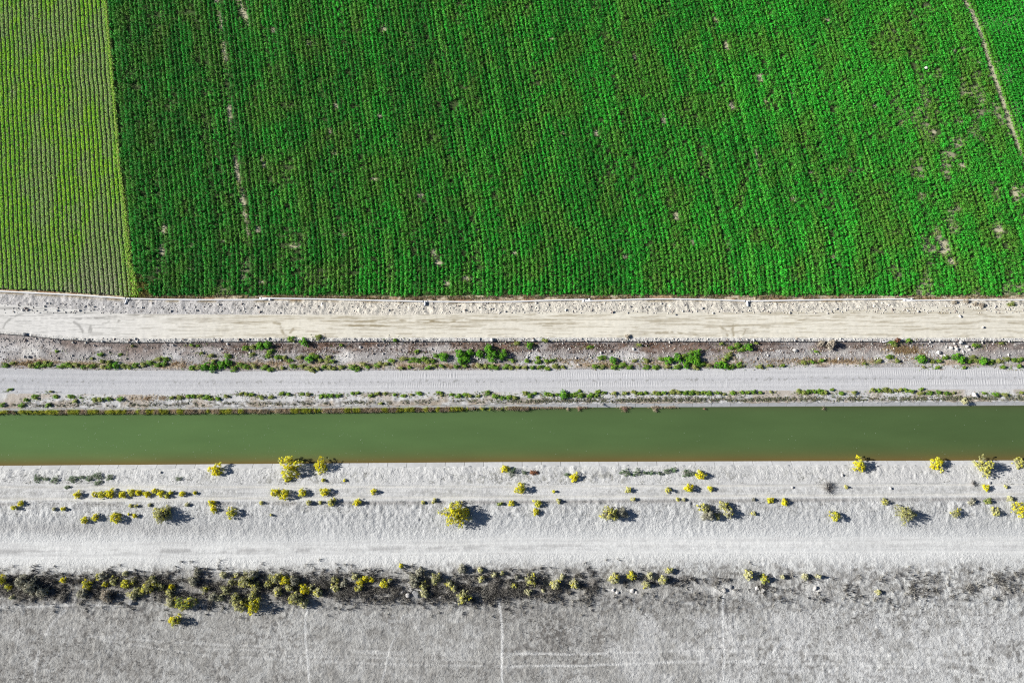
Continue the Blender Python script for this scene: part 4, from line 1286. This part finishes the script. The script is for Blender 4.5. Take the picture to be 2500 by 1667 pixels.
Z2 = [(34, 1239, 6, .6, 'd'), (50, 1229, 7, .7, 'd'), (132, 1242, 4, .2, 'p'), (154, 1242, 5, .7, 'd'), (207, 1269, 8, .7, 'd'), (233, 1262, 9, .6, 'd'), (281, 1263, 14, .8, 'd'), (315, 1254, 3, .6, 'd'), (329, 1259, 5, .6, 'd'), (395, 1255, 25, .4, 'l'),
      (517, 1227, 8, .7, 'd'), (521, 1242, 9, .9, 'd'), (565, 1251, 15, .35, 'd'), (320, 1234, 4, .3, 'p'), (332, 1235, 4, .3, 'p'), (365, 1232, 4, .2, 'p'), (457, 1231, 5, .1, 'p'), (753, 1227, 6, .4, 'p'), (781, 1226, 4, .4, 'p'),
      (810, 1225, 11, .4, 'l'), (872, 1226, 9, .9, 'd'), (638, 1228, 4, .3, 'p'), (1032, 1226, 4, .4, 'p'), (1060, 1223, 5, .5, 'p'), (1106, 1252, 30, .6, 'd'), (1128, 1258, 22, .3, 'd'), (1220, 1229, 5, .1, 'o'), (1248, 1229, 7, .9, 'd'),
      (662, 1257, 3, .4, 'p'), (1312, 1229, 10, .7, 'd'), (1308, 1249, 8, .7, 'd'), (1364, 1223, 5, .4, 'p'), (1546, 1218, 5, .2, 'p'), (1487, 1253, 21, .6, 'l'), (1518, 1252, 15, 0, 'g'), (1718, 1240, 14, .4, 'l'),
      (1730, 1256, 16, 0, 'g'), (1768, 1234, 13, .5, 'l'), (1779, 1251, 14, .3, 'g'), (1752, 1260, 8, .5, 'l'), (1840, 1253, 5, .3, 'p'), (1877, 1221, 6, .8, 'd'), (1654, 1218, 4, .4, 'p'), (1669, 1219, 4, .2, 'p'), (1840, 1219, 4, .1, 'g'),
      (1882, 1220, 7, .8, 'd'), (1915, 1225, 8, .8, 'd'), (2162, 1225, 9, .6, 'l'), (2038, 1258, 13, .45, 'd'), (2213, 1255, 25, .25, 'l'), (2335, 1251, 12, .4, 'l'), (2430, 1249, 11, .5, 'l'), (2492, 1245, 20, .6, 'd'),
      (2373, 1224, 8, 0, 'g'), (2413, 1223, 8, 0, 'o'), (2466, 1217, 8, .2, 'p')]
Z3 = [(1865, 1413, 11, .5, 'd'), (1965, 1407, 8, .1, 'p'), (1998, 1406, 6, 0, 'p'), (1910, 1407, 5, 0, 'p'), (2143, 1445, 7, .2, 'p'), (1500, 1411, 14, .5, 'p'), (1542, 1406, 12, .6, 'd'), (1578, 1426, 10, .4, 'p'), (1587, 1406, 8, 0, 'p'),
      (1619, 1415, 12, .5, 'p'), (1633, 1393, 9, .3, 'p'), (1827, 1403, 12, .6, 'p'), (1297, 1414, 16, .3, 'l'), (1356, 1425, 15, .5, 'p'), (1402, 1425, 12, .2, 'p'), (1289, 1445, 9, .1, 'p'), (1326, 1441, 4, .4, 'p'), (1373, 1406, 6, .1, 'p'),
      (1227, 1399, 6, .4, 'l'), (1206, 1403, 7, .1, 'p'), (1255, 1429, 8, .4, 'l'), (1262, 1409, 5, 0, 'g'), (979, 1381, 5, .8, 'd'), (1128, 1389, 12, 0, 'g'), (1173, 1391, 7, .2, 'p'), (1175, 1413, 8, .3, 'p'), (817, 1414, 10, .2, 'l'),
      (819, 1434, 11, .6, 'l'), (840, 1425, 9, 0, 'g'), (866, 1406, 8, .2, 'p'), (881, 1418, 9, .8, 'd'), (892, 1412, 8, .8, 'd'), (908, 1415, 7, .8, 'd'), (877, 1434, 10, .6, 'l'), (938, 1425, 11, .7, 'd'), (952, 1417, 6, .2, 'g'),
      (1026, 1396, 12, 0, 'g'), (1012, 1417, 17, 0, 'g'), (1034, 1429, 11, .6, 'l'), (1064, 1411, 14, .4, 'l'), (1037, 1448, 12, 0, 'p'), (1097, 1425, 10, .4, 'p'), (1109, 1436, 10, .2, 'g'), (1133, 1457, 18, .4, 'l'),
      (428, 1514, 15, .7, 'd'), (452, 1472, 20, .5, 'o'), (416, 1470, 12, 0, 'p'), (416, 1445, 12, .5, 'l'), (420, 1431, 7, .9, 'd'), (483, 1398, 10, 0, 'g'), (473, 1418, 14, .1, 'g'), (500, 1437, 11, .3, 'l'), (537, 1459, 10, .1, 'p'),
      (522, 1456, 12, 0, 'g'), (544, 1403, 8, 0, 'p'), (567, 1420, 10, .2, 'l'), (553, 1439, 13, .1, 'l'), (578, 1403, 6, .2, 'p'), (600, 1417, 21, .2, 'l'), (616, 1404, 14, 0, 'g'), (625, 1432, 15, .3, 'l'), (616, 1454, 13, .5, 'l'),
      (575, 1461, 14, .5, 'l'), (587, 1476, 20, .5, 'l'), (619, 1478, 18, .7, 'd'), (656, 1426, 12, .5, 'l'), (675, 1411, 16, .2, 'l'), (698, 1415, 13, .7, 'd'), (678, 1443, 12, .4, 'p'), (719, 1417, 14, .1, 'g'), (708, 1432, 12, .3, 'l'),
      (742, 1437, 13, .7, 'd'), (762, 1434, 10, .4, 'l'), (722, 1461, 19, .4, 'l'), (776, 1445, 13, .2, 'p'), (740, 1472, 13, .3, 'p'), (4, 1415, 12, .9, 'd'), (22, 1432, 8, .6, 'd'), (156, 1415, 8, .7, 'd'), (214, 1425, 13, .7, 'd'),
      (202, 1447, 15, 0, 'g'), (241, 1407, 9, .6, 'l'), (252, 1404, 11, .1, 'g'), (277, 1418, 10, .6, 'l'), (259, 1425, 6, .7, 'd'), (309, 1424, 11, .9, 'd'), (328, 1416, 9, .5, 'l'), (325, 1452, 12, .3, 'p'), (259, 1454, 16, 0, 's'),
      (373, 1411, 9, .4, 'l'), (362, 1431, 17, .6, 'l'), (380, 1424, 11, .4, 'p'), (336, 1441, 11, .3, 'l'), (395, 1432, 10, .5, 'l'), (346, 1447, 9, .3, 'l'), (32, 1457, 6, .1, 'p'), (307, 1399, 6, 0, 'p'), (56, 1418, 18, 0, 'g'), (80, 1432, 19, 0, 'g'), (104, 1445, 14, 0, 'g')]
SZ = lambda r_: 'tiny' if r_ < 5 else 'small' if r_ < 9 else 'medium' if r_ < 14 else 'large' if r_ < 22 else 'very large'


def zone(lst, where, group):
    for n_, (x_, y_, r_, yl_, k_) in enumerate(sorted(lst), 1):
        c_ = {'g': 'grey', 'p': 'pale greenish', 's': 'straw coloured', 'o': 'olive green'}.get(k_)
        if yl_ >= .7: c_ = 'bright yellow'
        elif c_ is None: c_ = 'yellow-green' if yl_ >= .4 else 'dull green'
        if 'scrub' in where: yl_v = yl_ * (.55 if yl_ < .65 else .8)
        else: yl_v = yl_
        put('flowering_shrub' if yl_ > 0 else 'dry_shrub', KM[k_], x_, y_, r_, yl_v, '%s %s shrub %s, %s from the left' % (SZ(r_), c_, where, ordn(n_)), 'shrub', group, squash=1.3 if 'scrub' in where else 1.0)


zone(Z1, 'on the farm track', 'shrubs between the wheel ruts of the farm track')
zone(Z2, 'on the slope below the farm track', 'shrubs on the slope below the farm track')
zone(Z3, 'in the scrub line by the desert flat', 'shrubs in the line at the edge of the flat')

# dark green weeds on the silty bank
DK = [(90, 1169, 9), (109, 1169, 7), (133, 1172, 9), (176, 1170, 12), (236, 1162, 13), (266, 1165, 9), (240, 1177, 8), (196, 1165, 7), (163, 1189, 5), (218, 1168, 8), (436, 1168, 6), (1526, 1154, 9), (1556, 1154, 10), (1575, 1153, 6),
      (1629, 1151, 9), (1646, 1147, 6), (1676, 1155, 10), (1590, 1154, 6), (1384, 1159, 6), (1281, 1153, 6), (1537, 1156, 6), (1610, 1156, 6), (1690, 1157, 7)]
for n_, (x_, y_, r_) in enumerate(sorted(DK), 1):
    put('weed', 'dark', x_, y_, r_, 0, '%s dark green weed on the silty canal bank, %s from the left' % (SZ(r_), ordn(n_)), 'weed', 'dark green weeds on the silty bank', squash=.55)
put('weed', 'rust', 1304, 1153, 8, 0, 'rust red weed on the silty bank beside a dark one', 'weed', 'dark green weeds on the silty bank', squash=.5)
put('weed', 'rust', 2191, 830, 6, 0, 'orange dried weed beside the hose and white rod', 'weed', 'weeds on the embankment')
put('dry_shrub', 'straw', 2029, 841, 13, 0, 'pale dried round shrub on the hose, larger of two', 'shrub', 'dried pale shrubs by the hose')
put('dry_shrub', 'straw', 2006, 838, 9, 0, 'pale dried round shrub on the hose, smaller of two', 'shrub', 'dried pale shrubs by the hose')
put('dry_shrub', 'straw', 1532, 821, 6, 0, 'small tan dried shrub on the edge of the dirt road', 'shrub', 'dried pale shrubs by the hose', squash=.6)
for (x_, y_, r_, lab) in ((2330, 738, 7, 'tan dried weed under the pipe, first of the group by its far end'), (2360, 736, 7, 'tan dried weed leaning on the pipe itself'), (2382, 742, 6, 'small tan dried weed on the verge between two others'),
                         (2398, 745, 8, 'tan and brown dried weed on the verge with a dark foot'), (2470, 742, 8, 'olive tan dried weed, last before the picture edge')):
    put('dry_weed', 'straw' if x_ < 2450 else 'olive', x_, y_, r_, 0, lab, 'weed', 'dried weeds by the pipe', squash=.7)
put('weed', 'pale', 2356, 979, 8, 0, 'pale grey-green weed hanging over the concrete lining beside the boulder', 'weed', 'weeds on the road side canal bank')

# green weeds and bushes of the embankment
UP = [(245, 865, 7), (225, 875, 4), (294, 865, 4), (139, 857, 4), (492, 862, 5), (515, 868, 7), (556, 869, 8), (599, 850, 8), (617, 847, 9), (614, 865, 8), (520, 881, 6), (633, 841, 6), (468, 842, 5), (482, 844, 4), (323, 844, 4), (403, 876, 8), (387, 876, 9),
      (710, 828, 8), (741, 835, 11), (777, 823, 9), (832, 842, 5), (964, 830, 5), (1017, 858, 6), (1064, 868, 7), (1082, 871, 13), (1124, 865, 14), (1137, 876, 12), (1146, 860, 10), (1125, 881, 10), (1171, 864, 11), (1193, 852, 13),
      (1201, 868, 18), (1227, 865, 13), (653, 841, 11), (634, 843, 10), (661, 857, 9), (655, 868, 8), (679, 872, 9), (694, 873, 7), (708, 880, 7), (732, 872, 8), (756, 876, 11), (762, 866, 7), (769, 873, 9), (801, 871, 6), (798, 881, 8), (811, 881, 7), (783, 879, 7),
      (957, 880, 6), (985, 876, 8), (1005, 878, 9), (1020, 880, 9), (1035, 877, 8), (1045, 882, 7), (1055, 880, 8), (1330, 830, 6), (1294, 843, 10), (1263, 838, 7), (1440, 847, 6), (1470, 873, 9), (1497, 879, 10), (1312, 873, 5), (1560, 841, 6),
      (1251, 879, 7), (1286, 881, 6), (1313, 883, 8), (1335, 881, 6), (1347, 880, 6), (1550, 880, 6), (1578, 879, 7), (1616, 876, 8), (1632, 880, 11), (1654, 873, 11), (1670, 870, 9), (1687, 861, 9), (1703, 861, 10), (1687, 876, 12), (1700, 876, 13), (1703, 887, 11),
      (1785, 849, 7), (1801, 842, 9), (1809, 854, 8), (1828, 846, 11), (1846, 837, 5), (1782, 865, 9), (1776, 873, 8), (1768, 879, 7), (1762, 839, 6), (2185, 841, 8), (2181, 835, 9), (2219, 831, 7), (2384, 843, 9), (2445, 838, 5), (2251, 876, 13), (2173, 871, 8),
      (2146, 881, 8), (2190, 881, 7), (2309, 872, 8), (2334, 871, 10), (2347, 877, 11), (2367, 881, 7), (2375, 872, 9), (2383, 879, 8), (2402, 881, 11), (2421, 883, 8), (2440, 881, 8), (2459, 876, 8), (2478, 879, 8), (2492, 877, 8), (2277, 883, 7), (2293, 881, 6), (1993, 858, 4)]
MIDB = [(12, 891, 8), (30, 887, 6), (75, 893, 8), (90, 890, 9), (105, 892, 8), (112, 885, 6), (122, 890, 8), (148, 894, 9), (160, 890, 9), (172, 893, 7), (185, 890, 8), (202, 895, 7), (214, 894, 6), (225, 894, 8), (251, 896, 8), (265, 892, 9), (283, 892, 10), (300, 893, 9),
        (315, 895, 7), (330, 892, 9), (350, 890, 7), (366, 885, 8), (385, 890, 9), (400, 888, 7), (250, 882, 6), (267, 882, 6), (468, 898, 8), (485, 896, 8), (500, 896, 11), (520, 898, 11), (540, 890, 11), (556, 885, 10), (570, 900, 9), (585, 890, 8), (600, 895, 8), (620, 893, 8),
        (645, 897, 9), (660, 902, 8), (690, 898, 6), (715, 894, 9), (735, 893, 8), (752, 898, 9), (762, 903, 8), (775, 900, 8), (790, 895, 6), (805, 896, 8), (815, 900, 7), (833, 896, 7), (861, 896, 9), (872, 900, 8), (888, 889, 9), (897, 895, 6), (920, 892, 8), (930, 888, 8), (942, 888, 6),
        (978, 898, 6), (1000, 896, 5), (1046, 897, 7), (1060, 893, 6), (1078, 893, 6), (1114, 894, 7), (1135, 893, 6), (1170, 893, 9), (1185, 894, 7), (1200, 895, 9), (1212, 898, 7), (1235, 895, 8), (1247, 896, 7), (1265, 896, 6), (1280, 897, 6), (1300, 897, 7), (1318, 896, 6),
        (1356, 895, 7), (1373, 896, 6), (1337, 900, 6), (1455, 894, 8), (1471, 895, 8), (1501, 895, 9), (1518, 892, 9), (1537, 896, 7), (1676, 890, 10), (1654, 895, 9), (1629, 895, 8), (1602, 896, 8), (1578, 895, 8), (1697, 896, 9), (1713, 890, 9), (1730, 892, 9), (1755, 891, 11),
        (1768, 892, 10), (1785, 895, 9), (1806, 891, 9), (1855, 895, 7), (1880, 893, 6), (1912, 892, 6), (1963, 886, 7), (1983, 884, 7), (2007, 880, 7), (2110, 888, 5), (2255, 896, 4), (2290, 897, 5), (2355, 897, 5), (2450, 896, 6), (2490, 894, 7)]
LOWB = [(23, 951, 5), (84, 969, 8), (63, 976, 6), (135, 968, 6), (173, 968, 8), (197, 970, 3), (124, 956, 4), (182, 980, 6), (231, 975, 7), (245, 975, 7), (264, 974, 7), (294, 974, 7), (419, 970, 6), (438, 970, 8), (460, 967, 6), (471, 967, 6), (487, 966, 6), (502, 970, 9), (532, 973, 6),
        (553, 967, 6), (516, 974, 5), (588, 960, 5), (602, 962, 6), (613, 963, 6), (5, 988, 7), (52, 989, 7), (117, 989, 7), (639, 969, 7), (662, 970, 7), (689, 960, 6), (704, 962, 6), (737, 962, 4), (753, 962, 6), (786, 967, 7), (797, 966, 8), (807, 966, 7), (826, 965, 7),
        (860, 960, 5), (873, 959, 5), (906, 965, 6), (920, 960, 6), (939, 960, 4), (963, 963, 5), (985, 966, 5), (1004, 963, 4), (1023, 960, 6), (1072, 958, 6), (1078, 965, 4), (1102, 963, 5), (1118, 967, 8), (1137, 963, 6), (1148, 966, 6), (1167, 966, 5), (1190, 958, 8), (1211, 967, 8),
        (1227, 971, 7), (1244, 969, 8), (1257, 970, 7), (929, 985, 5), (1282, 958, 7), (1294, 965, 7), (1307, 960, 5), (1335, 962, 8), (1346, 963, 7), (1360, 963, 5), (1376, 963, 12), (1395, 965, 8), (1405, 963, 8), (1418, 965, 8), (1442, 965, 7), (1455, 966, 5), (1461, 956, 6),
        (1474, 959, 5), (1499, 960, 6), (1525, 959, 6), (1548, 958, 6), (1564, 960, 6), (1576, 959, 5), (1597, 959, 6), (1607, 960, 6), (1621, 958, 7), (1643, 958, 7), (1657, 957, 7), (1673, 958, 7), (1689, 958, 8), (1703, 958, 7), (1716, 958, 6), (1730, 960, 8), (1752, 959, 7),
        (1768, 963, 4), (1789, 959, 6), (1813, 958, 7), (1826, 958, 6), (1840, 956, 7), (1857, 958, 5), (1414, 955, 4), (1882, 956, 4), (1950, 955, 7), (1961, 958, 7), (1974, 956, 8), (1988, 956, 7), (2004, 956, 8), (2015, 958, 7), (2032, 951, 5), (2055, 960, 6), (2086, 958, 7),
        (2130, 952, 6), (2146, 953, 7), (2162, 951, 8), (2172, 954, 7), (2187, 952, 5), (2197, 952, 6), (2211, 951, 7), (2225, 954, 7), (2249, 950, 6), (2249, 960, 8), (2270, 958, 8), (2293, 957, 7), (2312, 960, 7), (2328, 959, 4), (2403, 959, 4), (2432, 963, 7), (2454, 963, 8), (2495, 958, 5)]
for lst, where, grp in ((UP, 'on the embankment slope', 'weeds on the embankment slope'), (MIDB, 'at the gravel road edge below the embankment', 'weeds along the upper edge of the gravel road'), (LOWB, 'between gravel road and canal', 'weeds between gravel road and canal')):
    for n_, (x_, y_, r_) in enumerate(sorted(lst), 1):
        big = r_ >= 10
        ol = _hash(np.array([x_]), np.array([y_]), 3)[0] > .6 and not big
        kd = 'bush' if big else ('olive' if ol else 'weed')
        put('green_bush' if big else 'weed', kd, x_, y_, r_ * (1 if big else .88), 0, '%s %s %s %s, %s from the left' % (SZ(r_), 'olive green' if ol else 'green', 'bush' if big else 'weed', where, ordn(n_)), 'bush' if big else 'weed', grp, squash=.9 if big else .65)

# small extra greenery between the individual weeds
n = 7500
lst = [q for q in MIDB + LOWB + UP]
idx = rng.integers(0, len(lst), n)
A = np.array(lst, float)[idx]
px_ = A[:, 0] + rng.normal(0, 14, n); py_ = A[:, 1] + rng.normal(1, 4.0, n)
kk = ~((py_ > 904) & (py_ < 955)) & (py_ < 985)
px_, py_ = px_[kk], py_[kk]; n = len(px_)
z = np.zeros(n)
for _ in range(3):
    x, y = unproj(px_, py_, z); z = zbase(x, y)
cc = np.array([(.13, .24, .03), (.20, .27, .06), (.30, .28, .12), (.09, .15, .04), (.33, .24, .13)])[rng.integers(0, 5, n)]
o = mounds('ground_cover', x, y, 0, rng.uniform(.08, .2, n), rng.uniform(.06, .16, n), 7, .09, cc, M_leaf, label='low green and tan ground cover among the weeds beside the gravel road')
vz = np.empty(len(o.data.vertices) * 3, np.float32); o.data.vertices.foreach_get('co', vz)
vz = vz.reshape(-1, 3); vz[:, 2] += np.repeat(z, 28); o.data.vertices.foreach_set('co', vz.ravel())


# ------------------------------------------------------------------ dead twiggy things
def dead_bush(px_, py_, r_, h_, cols, label, name='dead_bush', cat='bush', low=.0, n=70):
    x, y, z = place(px_, py_, .05)
    q = np.random.default_rng(int(px_ * 7 + py_))
    Rm = r_ * .066
    a = q.uniform(0, 2 * math.pi, n); l = Rm * q.uniform(.4, 1.1, n)
    b1 = np.zeros((n, 3)); b1[:, 2] = .03
    t1 = np.stack([l * .6 * np.cos(a), l * .6 * np.sin(a), h_ * q.uniform(.3, 1, n)], 1)
    a2 = np.repeat(a, 3) + q.normal(0, .5, 3 * n); l2 = np.repeat(l, 3)
    b2 = np.repeat(t1, 3, 0) * q.uniform(.6, 1, (3 * n, 1))
    t2 = b2 + np.stack([l2 * .5 * np.cos(a2), l2 * .5 * np.sin(a2), h_ * q.uniform(-.2, .5, 3 * n)], 1)
    B_ = np.vstack([b1, b2]); T_ = np.vstack([t1, t2])
    T_[:, 2] = np.maximum(T_[:, 2], .03)
    c_ = np.array(cols)[q.integers(0, len(cols), 4 * n)] * q.uniform(.7, 1.3, (4 * n, 1))
    o = obj(name, blades(name, B_, T_, np.concatenate([np.full(n, .022), np.full(3 * n, .012)]), c_, M_twig), None, (x, y, z + low))
    return tag(o, label, cat, 'dead twiggy bushes' if cat == 'bush' else 'dead branches at the water edge')


GR = [(.22, .20, .18), (.33, .31, .28), (.15, .14, .13)]
dead_bush(2020, 1191, 22, .5, GR, 'bare grey twiggy bush spread flat on the farm track', n=90)
dead_bush(2376, 1181, 12, .4, GR, 'small bare grey twiggy bush beside the lone yellow shrub on the farm track', n=50)
dead_bush(1210, 1428, 20, .7, GR, 'bare dark twiggy bush in the scrub line at the head of a cattle trail')
dead_bush(1240, 1440, 18, .6, GR, 'bare dark twiggy bush beside the yellow-tipped shrub in the scrub line')
dead_bush(490, 1425, 20, .8, GR, 'tall bare twiggy bush in the thick of the scrub line')
dead_bush(560, 1430, 18, .8, GR, 'bare twiggy bush just before the largest shrub clump of the scrub line')
dead_bush(1450, 1424, 18, .5, GR, 'low bare twiggy bush in the gap of the scrub line')
RD = [(.36, .20, .16), (.45, .34, .24), (.28, .14, .12)]
TN = [(.55, .47, .36), (.42, .34, .24), (.3, .22, .16)]
dead_bush(1303, 996, 5, .2, TN, 'small tan dead branch caught on the lining edge, first of its row', 'dead_branch', 'branch', .05, 24)
dead_bush(1387, 999, 7, .2, TN, 'yellowish dead branch dipping into the canal water', 'dead_branch', 'branch', .05, 24)
dead_bush(1415, 998, 9, .25, RD, 'reddish dead branch hanging off the concrete lining', 'dead_branch', 'branch', .05, 40)
dead_bush(1471, 988, 7, .2, [(.5, .5, .48), (.35, .33, .3)], 'heap of grey dead twigs lying on the concrete lining', 'dead_branch', 'branch', .12, 40)
dead_bush(1525, 998, 13, .2, RD, 'widest reddish dead branch fanned out at the water edge', 'dead_branch', 'branch', .05, 50)
dead_bush(1601, 998, 12, .2, TN, 'tan dead branch with long twigs over the water', 'dead_branch', 'branch', .05, 44)
dead_bush(2010, 997, 8, .2, TN, 'lone tan dead branch in the water by the bare lining', 'dead_branch', 'branch', .05, 20)
dead_bush(1720, 998, 6, .15, RD, 'faint reddish dead branch just under the lining edge', 'dead_branch', 'branch', .05, 14)

# ------------------------------------------------------------------ light, sky, camera
ELEV = R(25); AZ = R(7)
sd = np.array([-math.cos(ELEV) * math.cos(AZ), math.cos(ELEV) * math.sin(AZ), math.sin(ELEV)])   # towards the sun
w = bpy.data.worlds.new('World'); SC.world = w; w.use_nodes = True
nt = w.node_tree
sky = nt.nodes.new('ShaderNodeTexSky'); sky.sky_type = 'NISHITA'; sky.sun_disc = False
sky.sun_elevation = ELEV; sky.sun_rotation = math.atan2(sd[0], sd[1]); sky.altitude = 1300; sky.air_density = .55; sky.dust_density = .15
bg = nt.nodes['Background']; bg.inputs['Strength'].default_value = .05
nt.links.new(sky.outputs[0], bg.inputs['Color'])
sun = bpy.data.lights.new('sun', 'SUN'); sun.energy = 5.0; sun.angle = R(.53); sun.color = (1.0, .972, .925)
so = bpy.data.objects.new('sun', sun); COL.objects.link(so)
from mathutils import Vector
so.rotation_euler = Vector(sd).to_track_quat('Z', 'Y').to_euler()
so.location = (-60, 20, 100)

cam = bpy.data.cameras.new('camera'); cam.lens = LENS; cam.sensor_width = 36; cam.sensor_fit = 'HORIZONTAL'
cam.clip_end = 5000; cam.clip_start = .5
co = bpy.data.objects.new('camera', cam); COL.objects.link(co)
co.location = (0, 0, H); co.rotation_euler = (PITCH, 0, 0)
SC.camera = co
SC.view_settings.view_transform = 'Standard'; SC.view_settings.look = 'None'
SC.view_settings.exposure = 0.84; SC.view_settings.gamma = 1
SC.cycles.use_denoising = False
SC.cycles.max_bounces = 4; SC.cycles.diffuse_bounces = 2; SC.cycles.glossy_bounces = 2
SC.cycles.pixel_filter_type = 'BLACKMAN_HARRIS'; SC.cycles.filter_width = 1.2
